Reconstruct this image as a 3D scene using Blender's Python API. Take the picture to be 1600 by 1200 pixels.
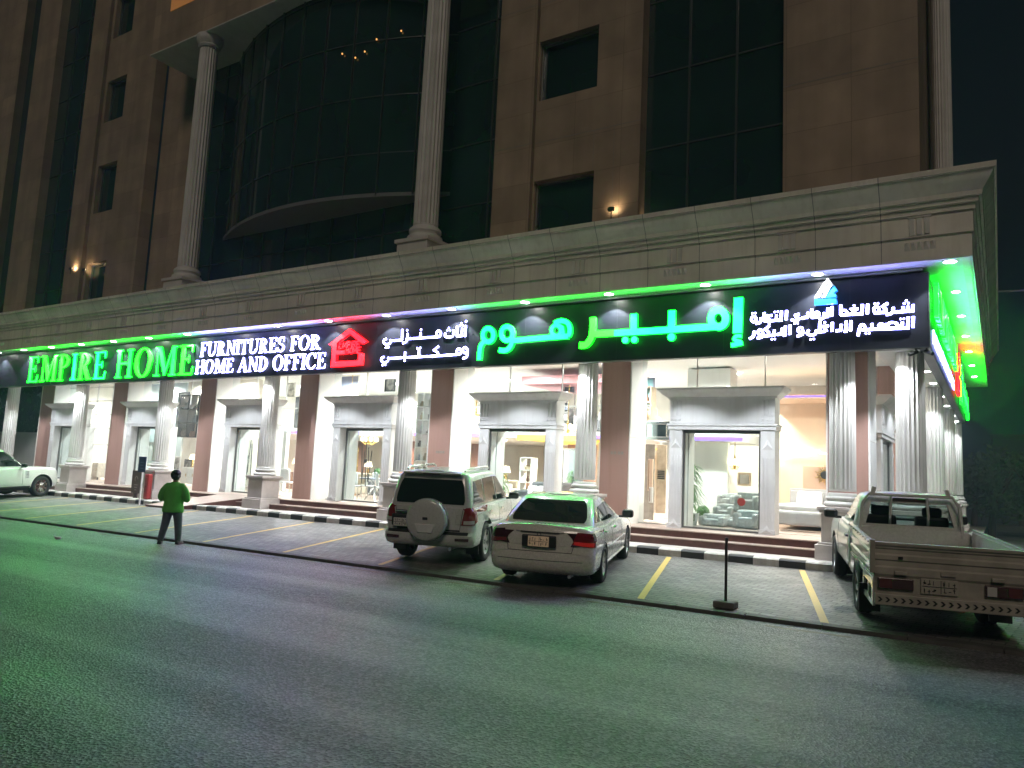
import bpy, bmesh, math, random
from math import sin, cos, pi, radians, sqrt, atan2, hypot, floor
from mathutils import Vector, Matrix
from mathutils.bvhtree import BVHTree
random.seed(7)
for _o in list(bpy.data.objects): bpy.data.objects.remove(_o)
SC = bpy.context.scene
COL = SC.collection

# ------------------------------------------------------------------ camera
CAM_H = 1.85
YAW, PITCH, ROLL = 0.573815655, 0.115933277, 0.0474257856
_f = Vector((-sin(YAW)*cos(PITCH), cos(YAW)*cos(PITCH), sin(PITCH)))
_r = Vector((cos(YAW), sin(YAW), 0)); _u = _r.cross(_f)
CR = _r*cos(ROLL)+_u*sin(ROLL); CU = -_r*sin(ROLL)+_u*cos(ROLL); CF = _f
FPX = 1184.22
cd = bpy.data.cameras.new('camera'); cam = bpy.data.objects.new('camera', cd); COL.objects.link(cam)
cd.sensor_width = 36; cd.sensor_fit = 'HORIZONTAL'; cd.lens = FPX/1600*36; cd.clip_end = 3000; cd.clip_start = .05
M = Matrix((CR, CU, -CF)).transposed().to_4x4(); M.translation = Vector((0, 0, CAM_H)); cam.matrix_world = M
SC.camera = cam
SC.view_settings.view_transform = 'Standard'; SC.view_settings.look = 'None'
SC.view_settings.exposure = 1.42; SC.view_settings.gamma = 1
SC.cycles.use_denoising = True
SC.cycles.max_bounces = 7; SC.cycles.diffuse_bounces = 3; SC.cycles.glossy_bounces = 3
SC.cycles.transparent_max_bounces = 10; SC.cycles.sample_clamp_indirect = 4
SC.cycles.caustics_reflective = False; SC.cycles.caustics_refractive = False

# ------------------------------------------------------------------ night sky and street light
wd = bpy.data.worlds.new("World"); SC.world = wd; wd.use_nodes = True
_n = wd.node_tree.nodes; _l = wd.node_tree.links; _n.clear()
_o = _n.new('ShaderNodeOutputWorld'); _b = _n.new('ShaderNodeBackground'); _s = _n.new('ShaderNodeTexSky')
_s.sky_type = 'NISHITA'; _s.sun_disc = False; _s.sun_elevation = radians(-7); _s.sun_rotation = radians(60)
_m = _n.new('ShaderNodeMix'); _m.data_type = 'RGBA'; _m.inputs[0].default_value = .35
_m.inputs[6].default_value = (.026, .085, .125, 1)
_l.new(_s.outputs[0], _m.inputs[7]); _l.new(_m.outputs[2], _b.inputs[0]); _b.inputs[1].default_value = .022
_l.new(_b.outputs[0], _o.inputs[0])
SUN_EL, SUN_AZ = radians(40), radians(158)       # warm light from the street behind the camera
sd = bpy.data.lights.new('street_glow', 'SUN'); sd.energy = .19; sd.angle = radians(14); sd.color = (1, .84, .70)
so = bpy.data.objects.new('street_glow', sd); COL.objects.link(so)
_d = Vector((sin(SUN_AZ)*cos(SUN_EL), cos(SUN_AZ)*cos(SUN_EL), sin(SUN_EL)))
so.rotation_euler = (-_d).to_track_quat('-Z', 'Y').to_euler(); so.location = (8, -10, 14)

# ------------------------------------------------------------------ helpers
def ray(px, py):
    return CR*((px-800)/FPX) + CU*(-(py-600)/FPX) + CF
def ony(px, py, Y):
    d = ray(px, py); return Vector((0, 0, CAM_H)) + d*(Y/d.y)
def gz(x): return .006*(x+3)
MATS = {}
def mat(name, col, rough=.5, metal=0, spec=.5, var=.12, scale=3., bump=0., bscale=40., emit=None, es=1., coat=0., trans=0., col2=None, detail=4):
    if name in MATS: return MATS[name]
    m = bpy.data.materials.new(name); m.use_nodes = True; nt = m.node_tree; N = nt.nodes; L = nt.links
    p = N['Principled BSDF']
    p.inputs['Roughness'].default_value = rough; p.inputs['Metallic'].default_value = metal
    p.inputs['Specular IOR Level'].default_value = spec; p.inputs['Coat Weight'].default_value = coat
    p.inputs['Transmission Weight'].default_value = trans
    p.inputs['Base Color'].default_value = (*col, 1)
    if emit is not None:
        p.inputs['Emission Color'].default_value = (*emit, 1); p.inputs['Emission Strength'].default_value = es
    if var > 0 or bump > 0 or col2:
        tc = N.new('ShaderNodeTexCoord')
        nz = N.new('ShaderNodeTexNoise'); nz.inputs['Scale'].default_value = scale; nz.inputs['Detail'].default_value = detail
        L.new(tc.outputs['Object'], nz.inputs['Vector'])
        if var > 0 or col2:
            mx = N.new('ShaderNodeMix'); mx.data_type = 'RGBA'
            a = tuple(c*(1-var) for c in col); b = col2 if col2 else tuple(min(1, c*(1+var)) for c in col)
            mx.inputs[6].default_value = (*a, 1); mx.inputs[7].default_value = (*b, 1)
            rp = N.new('ShaderNodeMapRange'); rp.inputs[1].default_value = .3; rp.inputs[2].default_value = .7
            L.new(nz.outputs[0], rp.inputs[0]); L.new(rp.outputs[0], mx.inputs[0]); L.new(mx.outputs[2], p.inputs['Base Color'])
            r2 = N.new('ShaderNodeMapRange'); r2.inputs[3].default_value = max(0, rough-.08); r2.inputs[4].default_value = min(1, rough+.1)
            L.new(nz.outputs[0], r2.inputs[0]); L.new(r2.outputs[0], p.inputs['Roughness'])
        if bump > 0:
            n2 = N.new('ShaderNodeTexNoise'); n2.inputs['Scale'].default_value = bscale; n2.inputs['Detail'].default_value = 3
            L.new(tc.outputs['Object'], n2.inputs['Vector'])
            bp = N.new('ShaderNodeBump'); bp.inputs['Strength'].default_value = bump; bp.inputs['Distance'].default_value = .02
            L.new(n2.outputs[0], bp.inputs['Height']); L.new(bp.outputs[0], p.inputs['Normal'])
    MATS[name] = m; return m
def emat(name, col, s, base=None):
    return mat(name, base or tuple(min(.9, c*.8+.05) for c in col), .4, var=0, emit=col, es=s)
def glass_mat(name, tint=(.9, .95, .95), refl=1., rough=.02):
    if name in MATS: return MATS[name]
    m = bpy.data.materials.new(name); m.use_nodes = True; nt = m.node_tree; N = nt.nodes; L = nt.links; N.clear()
    o = N.new('ShaderNodeOutputMaterial'); t = N.new('ShaderNodeBsdfTransparent'); g = N.new('ShaderNodeBsdfGlossy')
    t.inputs[0].default_value = (*tint, 1); g.inputs['Roughness'].default_value = rough; g.inputs[0].default_value = (refl, refl, refl, 1)
    fr = N.new('ShaderNodeFresnel'); fr.inputs[0].default_value = 1.5
    ge = N.new('ShaderNodeNewGeometry'); iv = N.new('ShaderNodeMath'); iv.operation = 'SUBTRACT'; iv.inputs[0].default_value = 1; L.new(ge.outputs['Backfacing'], iv.inputs[1])
    ml = N.new('ShaderNodeMath'); ml.operation = 'MULTIPLY'; L.new(fr.outputs[0], ml.inputs[0]); L.new(iv.outputs[0], ml.inputs[1])
    mx = N.new('ShaderNodeMixShader'); L.new(ml.outputs[0], mx.inputs[0]); L.new(t.outputs[0], mx.inputs[1]); L.new(g.outputs[0], mx.inputs[2])
    L.new(mx.outputs[0], o.inputs[0]); MATS[name] = m; return m

WL = {}
def thing(name, label, cat, loc=(0, 0, 0), rot=None, group=None):
    o = bpy.data.objects.new(name, None); COL.objects.link(o); o.empty_display_size = .1
    o.location = loc
    if rot is not None: o.rotation_euler = rot
    o['label'] = label; o['category'] = cat
    if group: o['group'] = group
    WL[o.name] = Vector(loc) if rot is None else None
    return o
def tag(o, label, cat, group=None):
    o['label'] = label; o['category'] = cat
    if group: o['group'] = group
    return o
def struct(o):
    o['kind'] = 'structure'; return o
class MB:
    def __init__(s): s.v = []; s.f = []; s.mi = []; s.m = 0
    def add(s, vs, fs):
        o = len(s.v); s.v += [tuple(v) for v in vs]
        for f in fs: s.f.append(tuple(i+o for i in f)); s.mi.append(s.m)
        return s
    def box(s, x0, x1, y0, y1, z0, z1, R=None, c=None):
        vs = [(x, y, z) for z in (z0, z1) for y in (y0, y1) for x in (x0, x1)]
        if R is not None:
            c = Vector(c); vs = [R @ Vector(v) + c for v in vs]
        return s.add(vs, [(0, 2, 3, 1), (4, 5, 7, 6), (0, 1, 5, 4), (2, 6, 7, 3), (0, 4, 6, 2), (1, 3, 7, 5)])
    def cbox(s, c, sz, R=None):
        a, b, d = sz[0]/2, sz[1]/2, sz[2]/2
        return s.box(-a, a, -b, b, -d, d, R or Matrix.Identity(3), c)
    def prism(s, poly, fn, d0, d1):
        n = len(poly); vs = [fn(a, b, d0) for a, b in poly] + [fn(a, b, d1) for a, b in poly]
        return s.add(vs, [tuple(range(n)), tuple(range(2*n-1, n-1, -1))] + [(i, i+n, (i+1) % n+n, (i+1) % n) for i in range(n)])
    def lathe(s, prof, c=(0, 0, 0), n=24, R=None, cap=True, flute=None):
        c = Vector(c); vs = []; k = len(prof)
        for r, z in prof:
            for i in range(n):
                a = 2*pi*i/n; v = Vector((r*cos(a), r*sin(a), z))
                if R is not None: v = R @ v
                vs.append(v+c)
        fs = [(j*n+i, j*n+(i+1) % n, (j+1)*n+(i+1) % n, (j+1)*n+i) for j in range(k-1) for i in range(n)]
        if cap: fs += [tuple(range(n-1, -1, -1)), tuple((k-1)*n+i for i in range(n))]
        return s.add(vs, fs)
    def tube(s, pts, r, n=8, cap=True):
        pts = [Vector(p) for p in pts]; vs = []; k = len(pts); up = None
        for j, p in enumerate(pts):
            d = (pts[min(j+1, k-1)]-pts[max(j-1, 0)]).normalized()
            if up is None: up = Vector((0, 0, 1)) if abs(d.z) < .9 else Vector((1, 0, 0))
            a = d.cross(up)
            if a.length < 1e-4: a = d.orthogonal()
            a.normalize(); b = a.cross(d); rr = r[j] if isinstance(r, (list, tuple)) else r
            for i in range(n):
                t = 2*pi*i/n; vs.append(p+a*cos(t)*rr+b*sin(t)*rr)
        fs = [(j*n+i, j*n+(i+1) % n, (j+1)*n+(i+1) % n, (j+1)*n+i) for j in range(k-1) for i in range(n)]
        if cap: fs += [tuple(range(n-1, -1, -1)), tuple((k-1)*n+i for i in range(n))]
        return s.add(vs, fs)
    def grid(s, P):
        r = len(P); c = len(P[0])
        return s.add([p for row in P for p in row], [(i*c+j, i*c+j+1, (i+1)*c+j+1, (i+1)*c+j) for i in range(r-1) for j in range(c-1)])
    def quad(s, a, b, c, d): return s.add([a, b, c, d], [(0, 1, 2, 3)])
    def shear(s):
        s.v = [(x, y, z+gz(x)) for x, y, z in s.v]; return s
    def moved(s, dx=0, dy=0, dz=0):
        s.v = [(x+dx, y+dy, z+dz) for x, y, z in s.v]; return s
    def build(s, name, mats, parent=None, smooth=None, bevel=0, world=True, fix=True):
        me = bpy.data.meshes.new(name); vs = s.v
        if parent is not None and world:
            q = parent; off = None
            while q is not None and off is None:
                if q.name in WL and WL[q.name] is not None: off = WL[q.name]
                q = q.parent
            if off is not None and off.length > 0: vs = [(x-off.x, y-off.y, z-off.z) for x, y, z in vs]
        me.from_pydata(vs, [], s.f)
        if not isinstance(mats, (list, tuple)): mats = [mats]
        for m in mats: me.materials.append(m)
        me.polygons.foreach_set('material_index', s.mi)
        if fix:
            bm = bmesh.new(); bm.from_mesh(me); bmesh.ops.recalc_face_normals(bm, faces=bm.faces); bm.to_mesh(me); bm.free()
        if smooth:
            me.polygons.foreach_set('use_smooth', [True]*len(me.polygons)); me.set_sharp_from_angle(angle=radians(smooth))
        me.update()
        o = bpy.data.objects.new(name, me); COL.objects.link(o)
        if parent is not None: o.parent = parent
        if bevel:
            b = o.modifiers.new('bevel', 'BEVEL'); b.width = bevel; b.segments = 2; b.limit_method = 'ANGLE'; b.angle_limit = radians(40)
        return o
def copy_tree(o, parent=None):
    c = o.copy(); COL.objects.link(c)
    if parent is not None: c.parent = parent
    for ch in list(o.children): copy_tree(ch, c)
    return c
def spot(loc, energy, size=radians(100), blend=.5, col=(1, .96, .9), r=.04, direction=(0, 0, -1), name='lamp_light', parent=None):
    d = bpy.data.lights.new(name, 'SPOT'); d.energy = energy; d.spot_size = size; d.spot_blend = blend; d.color = col; d.shadow_soft_size = r
    o = bpy.data.objects.new(name, d); COL.objects.link(o); o.location = loc
    o.rotation_euler = Vector(direction).to_track_quat('-Z', 'Y').to_euler()
    if parent is not None: o.parent = parent
    return o
def point(loc, energy, col=(1, .95, .88), r=.1, name='lamp_light', parent=None):
    d = bpy.data.lights.new(name, 'POINT'); d.energy = energy; d.color = col; d.shadow_soft_size = r
    o = bpy.data.objects.new(name, d); COL.objects.link(o); o.location = loc
    if parent is not None: o.parent = parent
    return o
# ================================================================== ground
def grime(m, foot=.55, top=1.4, streak=.25):
    nt = m.node_tree; N = nt.nodes; L = nt.links; p = N['Principled BSDF']; sk = p.inputs['Base Color']; tc = N.new('ShaderNodeTexCoord')
    ms = N.new('ShaderNodeMapping'); ms.inputs['Scale'].default_value = (9, 9, .5); L.new(tc.outputs['Object'], ms.inputs[0]); nz = N.new('ShaderNodeTexNoise'); nz.inputs['Scale'].default_value = 1; nz.inputs['Detail'].default_value = 5; L.new(ms.outputs[0], nz.inputs[0])
    r1 = N.new('ShaderNodeMapRange'); r1.inputs[1].default_value = .48; r1.inputs[2].default_value = .75; r1.inputs[3].default_value = 1; r1.inputs[4].default_value = 1-streak; L.new(nz.outputs[0], r1.inputs[0])
    m1 = N.new('ShaderNodeMix'); m1.data_type = 'RGBA'; m1.blend_type = 'MULTIPLY'; m1.inputs[0].default_value = 1
    if sk.links: L.new(sk.links[0].from_socket, m1.inputs[6])
    else: m1.inputs[6].default_value = sk.default_value
    cc = N.new('ShaderNodeMix'); cc.data_type = 'RGBA'; cc.inputs[6].default_value = (.62, .55, .45, 1); cc.inputs[7].default_value = (1, 1, 1, 1); L.new(r1.outputs[0], cc.inputs[0]); L.new(cc.outputs[2], m1.inputs[7]); L.new(m1.outputs[2], sk)
    return m
def asphalt_mat():
    m = bpy.data.materials.new('asphalt'); m.use_nodes = True; nt = m.node_tree; N = nt.nodes; L = nt.links
    p = N['Principled BSDF']; tc = N.new('ShaderNodeTexCoord')
    def noise(sc, det=3, vec=None, dist=0):
        n = N.new('ShaderNodeTexNoise'); n.inputs['Scale'].default_value = sc; n.inputs['Detail'].default_value = det
        n.inputs['Distortion'].default_value = dist
        L.new(vec or tc.outputs['Object'], n.inputs['Vector']); return n.outputs[0]
    vo = N.new('ShaderNodeTexVoronoi'); vo.inputs['Scale'].default_value = 44; L.new(tc.outputs['Object'], vo.inputs['Vector'])
    mp = N.new('ShaderNodeMapping'); mp.inputs['Scale'].default_value = (.05, .9, 1); mp.inputs['Rotation'].default_value = (0, 0, radians(-3)); L.new(tc.outputs['Object'], mp.inputs[0])
    tr = noise(1.2, 4, mp.outputs[0]); big = noise(.35, 5); med = noise(7, 4); fin = noise(120, 2)
    def mr(x, a, b, c, d):
        r = N.new('ShaderNodeMapRange'); L.new(x, r.inputs[0])
        for i, v in enumerate((a, b, c, d)): r.inputs[i+1].default_value = v
        return r.outputs[0]
    def math_(op, a, b):
        r = N.new('ShaderNodeMath'); r.operation = op
        for i, v in enumerate((a, b)):
            if isinstance(v, (int, float)): r.inputs[i].default_value = v
            else: L.new(v, r.inputs[i])
        return r.outputs[0]
    val = math_('ADD', mr(vo.outputs['Color'], .35, .85, .0, .20), mr(big, .35, .65, .012, .055))
    val = math_('ADD', val, mr(tr, .42, .62, .0, .055)); val = math_('ADD', val, mr(med, .3, .7, 0, .035))
    cc = N.new('ShaderNodeCombineColor'); L.new(val, cc.inputs[0]); L.new(math_('MULTIPLY', val, .98), cc.inputs[1]); L.new(math_('MULTIPLY', val, .95), cc.inputs[2])
    L.new(cc.outputs[0], p.inputs['Base Color'])
    L.new(math_('ADD', math_('ADD', mr(tr, .4, .65, .48, .36), mr(big, .3, .7, -.06, .08)), mr(vo.outputs['Color'], 0, 1, -.04, .12)), p.inputs['Roughness'])
    p.inputs['Specular IOR Level'].default_value = .62
    b = N.new('ShaderNodeBump'); b.inputs['Strength'].default_value = .9; b.inputs['Distance'].default_value = .016
    L.new(math_('ADD', math_('MULTIPLY', vo.outputs['Distance'], 1.1), math_('MULTIPLY', fin, .6)), b.inputs['Height']); L.new(b.outputs[0], p.inputs['Normal'])
    return m
def paver_mat():
    m = bpy.data.materials.new('pavers'); m.use_nodes = True; nt = m.node_tree; N = nt.nodes; L = nt.links
    p = N['Principled BSDF']; tc = N.new('ShaderNodeTexCoord'); mp = N.new('ShaderNodeMapping'); mp.inputs['Rotation'].default_value = (0, 0, radians(8))
    L.new(tc.outputs['Object'], mp.inputs[0])
    wn = N.new('ShaderNodeTexNoise'); wn.inputs['Scale'].default_value = 5; L.new(mp.outputs[0], wn.inputs['Vector'])
    ad = N.new('ShaderNodeMix'); ad.data_type = 'VECTOR'; ad.inputs[0].default_value = .025; L.new(mp.outputs[0], ad.inputs[4]); L.new(wn.outputs[1], ad.inputs[5])
    br = N.new('ShaderNodeTexBrick'); br.inputs['Scale'].default_value = 1; br.inputs['Brick Width'].default_value = .23; br.inputs['Row Height'].default_value = .125
    br.inputs['Mortar Size'].default_value = .009; br.inputs['Mortar Smooth'].default_value = .4; br.offset = .5
    br.inputs['Color1'].default_value = (.115, .11, .10, 1); br.inputs['Color2'].default_value = (.19, .18, .165, 1); br.inputs['Mortar'].default_value = (.035, .033, .03, 1)
    L.new(ad.outputs[1], br.inputs['Vector'])
    n2 = N.new('ShaderNodeTexNoise'); n2.inputs['Scale'].default_value = .8; n2.inputs['Detail'].default_value = 6; L.new(tc.outputs['Object'], n2.inputs['Vector'])
    mx = N.new('ShaderNodeMix'); mx.data_type = 'RGBA'; mx.blend_type = 'MULTIPLY'; mx.inputs[0].default_value = 1
    r = N.new('ShaderNodeMapRange'); r.inputs[1].default_value = .3; r.inputs[2].default_value = .7; r.inputs[3].default_value = .62; r.inputs[4].default_value = 1.12; L.new(n2.outputs[0], r.inputs[0])
    L.new(br.outputs[0], mx.inputs[6]); L.new(r.outputs[0], mx.inputs[7])
    n4 = N.new('ShaderNodeTexNoise'); n4.inputs['Scale'].default_value = .75; n4.inputs['Detail'].default_value = 3; n4.inputs['Distortion'].default_value = .6; mp4 = N.new('ShaderNodeMapping'); mp4.inputs['Location'].default_value = (3.3, 7.1, 0); L.new(tc.outputs['Object'], mp4.inputs[0]); L.new(mp4.outputs[0], n4.inputs['Vector'])
    r4 = N.new('ShaderNodeMapRange'); r4.inputs[1].default_value = .58; r4.inputs[2].default_value = .72; r4.inputs[3].default_value = 1; r4.inputs[4].default_value = .5; L.new(n4.outputs[0], r4.inputs[0])
    m4 = N.new('ShaderNodeMix'); m4.data_type = 'RGBA'; m4.blend_type = 'MULTIPLY'; m4.inputs[0].default_value = 1; L.new(mx.outputs[2], m4.inputs[6]); L.new(r4.outputs[0], m4.inputs[7]); L.new(m4.outputs[2], p.inputs['Base Color'])
    p.inputs['Roughness'].default_value = .62
    n3 = N.new('ShaderNodeTexNoise'); n3.inputs['Scale'].default_value = 90; L.new(tc.outputs['Object'], n3.inputs['Vector'])
    ma = N.new('ShaderNodeMath'); ma.operation = 'MULTIPLY_ADD'; ma.inputs[1].default_value = -1.; L.new(br.outputs['Fac'], ma.inputs[0])
    mb = N.new('ShaderNodeMath'); mb.operation = 'MULTIPLY'; mb.inputs[1].default_value = .35; L.new(n3.outputs[0], mb.inputs[0]); L.new(mb.outputs[0], ma.inputs[2])
    b = N.new('ShaderNodeBump'); b.inputs['Strength'].default_value = .8; b.inputs['Distance'].default_value = .012; L.new(ma.outputs[0], b.inputs['Height']); L.new(b.outputs[0], p.inputs['Normal'])
    return m
ASPH = asphalt_mat(); PAVER = paver_mat()
GRP = mat('white_moulding', (.64, .63, .60), .5, var=.10, scale=1.6, bump=.05, bscale=60)
GREYM = mat('grey_moulding', (.63, .63, .625), .5, var=.09, scale=1.6, bump=.05, bscale=60)
CLAD = mat('cornice_stone', (.78, .735, .63), .6, var=.16, scale=.9, bump=.08, bscale=25)
DKJ = mat('dark_joint', (.27, .25, .215), .8, var=.1)
BROWN = mat('brown_granite', (.35, .215, .18), .3, var=.07, scale=40)
RISER = mat('step_granite', (.115, .045, .036), .35, var=.2, scale=9)
TREAD = mat('pink_granite', (.42, .32, .28), .35, var=.12, scale=12)
WHITE = mat('white_paint', (.78, .78, .76), .55, var=.04, scale=2)
def slab_mat():
    m = mat('beige_stone', (.37, .285, .205), .65, var=.16, scale=1.1, bump=.12, bscale=18); nt = m.node_tree; N = nt.nodes; L = nt.links; p = N['Principled BSDF']
    tc = N.new('ShaderNodeTexCoord'); sx = N.new('ShaderNodeSeparateXYZ'); cx = N.new('ShaderNodeCombineXYZ'); L.new(tc.outputs['Object'], sx.inputs[0]); L.new(sx.outputs[0], cx.inputs[0]); L.new(sx.outputs[2], cx.inputs[1])
    br = N.new('ShaderNodeTexBrick'); br.offset = 0; br.inputs['Scale'].default_value = 1; br.inputs['Brick Width'].default_value = 1.4; br.inputs['Row Height'].default_value = 1.05; br.inputs['Mortar Size'].default_value = .006
    br.inputs['Color1'].default_value = (.88, .88, .88, 1); br.inputs['Color2'].default_value = (1.08, 1.07, 1.05, 1); br.inputs['Mortar'].default_value = (.62, .6, .58, 1); L.new(cx.outputs[0], br.inputs[0])
    src = p.inputs['Base Color'].links[0].from_socket; mx = N.new('ShaderNodeMix'); mx.data_type = 'RGBA'; mx.blend_type = 'MULTIPLY'; mx.inputs[0].default_value = 1; L.new(src, mx.inputs[6]); L.new(br.outputs[0], mx.inputs[7])
    ms = N.new('ShaderNodeMapping'); ms.inputs['Scale'].default_value = (1.2, 1.2, .06); L.new(tc.outputs['Object'], ms.inputs[0]); nz = N.new('ShaderNodeTexNoise'); nz.inputs['Scale'].default_value = 1.4; nz.inputs['Detail'].default_value = 5; L.new(ms.outputs[0], nz.inputs[0])
    mr = N.new('ShaderNodeMapRange'); mr.inputs[1].default_value = .35; mr.inputs[2].default_value = .7; mr.inputs[3].default_value = .82; mr.inputs[4].default_value = 1.06; L.new(nz.outputs[0], mr.inputs[0])
    m2 = N.new('ShaderNodeMix'); m2.data_type = 'RGBA'; m2.blend_type = 'MULTIPLY'; m2.inputs[0].default_value = 1; L.new(mx.outputs[2], m2.inputs[6]); L.new(mr.outputs[0], m2.inputs[7]); L.new(m2.outputs[2], p.inputs['Base Color']); return m
WALLST = slab_mat()
DGLASS = mat('dark_glass', (.016, .036, .034), .06, spec=.9, var=.3, scale=.25)
MULL = mat('mullion', (.075, .085, .085), .4, metal=.5, var=.05)
CLEAR = glass_mat('clear_glass')
ALU = mat('aluminium', (.55, .56, .56), .3, metal=.9, var=.06)
KBLK = mat('kerb_black', (.035, .035, .034), .6, var=.3, scale=6, bump=.2, bscale=30)
KWHT = mat('kerb_white', (.52, .50, .46), .6, var=.22, scale=5, bump=.2, bscale=30)
PAVE = mat('pavement_tile', (.40, .37, .34), .55, var=.15, scale=2.5, bump=.1)
YEL = mat('yellow_paint', (.68, .44, .07), .6, var=.22, scale=5, bump=.15, bscale=60, col2=(.50, .34, .09))
YELF = mat('faded_yellow_paint', (.16, .115, .035), .6, var=.3, scale=6, col2=(.075, .06, .04))

for _g, _s in ((GRP, .22), (GREYM, .25), (CLAD, .30), (BROWN, .30), (RISER, .3), (KWHT, .55), (WHITE, .12)): grime(_g, streak=_s)
EDGE_Y = lambda x: 10.93+.012*(x+1)
KY = 15.35
def zpark(x, y):
    t = max(0, min(1, (y-EDGE_Y(x))/(KY-EDGE_Y(x))))
    return gz(x)+.05+.24*(t**.92)
b = MB(); b.add([(-400, -300, -3), (300, -300, -1.5), (300, 900, -1.5), (-400, 900, -3)], [(0, 1, 2, 3)])
struct(b.build('ground', mat('dusty_ground', (.02, .018, .016), .9, var=.3, scale=.2)))
b = MB(); b.grid([[(x, y, gz(x)+.02) for x in (-.6, 6, 14)] for y in (KY+.1, 24, 60)])
struct(b.build('side_road', ASPH))
b = MB(); xs = [-90, -45, -30, -20, -12, -6, -2, 3, 10, 40]
b.grid([[(x, y if y < 10 else EDGE_Y(x), gz(x)) for x in xs] for y in (-25, 0, 5, 8, 11)])
struct(b.build('road', ASPH))
b = MB(); nx = 60
b.grid([[(-62+i*(74/nx), EDGE_Y(-62+i*74/nx)+(KY-EDGE_Y(-62+i*74/nx))*j/14, zpark(-62+i*74/nx, EDGE_Y(-62+i*74/nx)+(KY-EDGE_Y(-62+i*74/nx))*j/14)) for i in range(nx+1)] for j in range(15)])
b.grid([[(-62+i*(74/nx), EDGE_Y(-62+i*74/nx), gz(-62+i*74/nx)+.05*j-.01*(1-j)) for i in range(nx+1)] for j in (0, 1)])
struct(b.build('parking_bay', PAVER, smooth=30))
# low concrete edge along the road
b = MB(); b.add([], [])
for i in range(74):
    x0, x1 = -62+i, -61.012+i
    b.add([(x, EDGE_Y(x)+dy, gz(x)+dz) for x in (x0, x1) for dy, dz in ((-.10, -.01), (-.085, .052), (.06, .060), (.06, -.01))],
          [(0, 1, 5, 4), (1, 2, 6, 5), (2, 3, 7, 6), (0, 3, 2, 1), (4, 5, 6, 7)])
struct(b.build('road_edge_kerb', mat('edge_concrete', (.07, .066, .06), .75, var=.3, scale=4, bump=.2)))
# black and white kerb
b = MB(); k = 0; x = -44.78
while x < 1.2:
    b.m = k % 2
    b.add([(xx, KY+dy, gz(xx)+dz) for xx in (x, x+.486) for dy, dz in ((0, .2), (0, .415), (.03, .445), (.17, .452), (.17, .2))],
          [(0, 1, 6, 5), (1, 2, 7, 6), (2, 3, 8, 7), (3, 4, 9, 8), (0, 4, 3, 2, 1), (5, 6, 7, 8, 9)])
    x += .49; k += 1
struct(b.build('kerb', [KBLK, KWHT]))
b = MB(); b.grid([[(x, y, gz(x)+.446) for x in (-45, -30, -20, -10, -.55)] for y in (KY+.15, 40)])
struct(b.build('pavement', PAVE))
# parking lines, drawn at a slant
def pline(x0, name='parking_line', m=YEL, w=.11, y0=None, y1=15.2, tilt=15.5):
    b = MB(); rows = []
    y0 = EDGE_Y(x0)+.08 if y0 is None else y0
    for j in range(11):
        y = y0+(y1-y0)*j/10; x = x0-(y-y0)*math.tan(radians(tilt))
        rows.append([(x-w/2, y, zpark(x-w/2, y)+.006), (x+w/2, y, zpark(x+w/2, y)+.006)])
    b.grid(rows); o = b.build(name, m); struct(o); return o
for i in range(13): pline(-2.0-2.6*i)
for i in range(13):            # faded dashes on the asphalt in front of each bay
    b = MB(); x = -1.5-2.6*i; y = EDGE_Y(x)-.42
    b.add([(x-1.15, y-.05, gz(x-1.15)+.004), (x-.1, y-.04, gz(x-.1)+.004), (x-.1, y+.06, gz(x-.1)+.004), (x-1.15, y+.05, gz(x-1.15)+.004)], [(0, 1, 2, 3)])
    struct(b.build('road_marking', YELF))

# ================================================================== the showroom building
BLD = thing('showroom_building', 'white columned furniture showroom building with brown stone and dark glass upper storeys', 'building', (-18, 17.5, .5))
XC = [-2.63-5.714*i for i in range(7)]                      # front columns
XP = [-2.72, -8.16, -13.75, -19.36, -24.74, -30.55, -36.4]    # brown piers
PW = [.40, .385, .39, .42, .44, .50, .52]
NF = 20
def fluted(mb, x, y, z0, z1, r, n=80):
    rows = []
    zs = [z0, z0+.05, z0+.0501, z0+(z1-z0)*.33, z0+(z1-z0)*.66, z1]
    for j, z in enumerate(zs):
        t = (z-z0)/(z1-z0); rr = r*(1-.10*t*t); ring = []
        for i in range(n):
            a = 2*pi*i/n; ph = (i % 4)/4
            d = [0, .55, 1, .55][i % 4]*.085 if j >= 2 else 0
            ring.append((x+rr*(1-d)*cos(a), y+rr*(1-d)*sin(a), z))
        ring.append(ring[0]); rows.append(ring)
    mb.grid(rows)
def torus_prof(r, z0):
    p = []
    for rr, h in ((.10, .11), (.055, .08)):
        for k in range(7):
            a = -pi/2+pi*k/6; p.append((r+rr*.35+rr*.65*cos(a), z0+h/2+h/2*sin(a)))
        z0 += h; p.append((r+.02, z0)); p.append((r+.02, z0+.025)); z0 += .025
    p.append((r, z0+.04)); return p
def column(x, y, r=.255, side=False):
    g = gz(x)
    b = MB(); fluted(b, x, y, 1.78+g, 5.24, r)
    b.lathe(torus_prof(r, 1.47+g), (x, y, 0), 40)
    c = b.build('column', GRP, BLD, smooth=40)
    b = MB()
    for h, z0, z1 in ((.44, .40, .74), (.395, .74, .785), (.34, .785, 1.35), (.37, 1.35, 1.40), (.41, 1.40, 1.475)):
        b.box(x-h, x+h, y-h, y+h, z0+g, z1+g)
    b.build('pedestal', mat('pedestal_stone', (.50, .45, .42), .5, var=.12, scale=2.5, bump=.06), c, bevel=.012)
    return c
for i, x in enumerate(XC): column(x, 16.3)
for x, y in ((-1.42, 16.3), (-1.42, 22.0), (-1.42, 27.7), (-1.42, 33.2)): column(x, y, .265)
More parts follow.
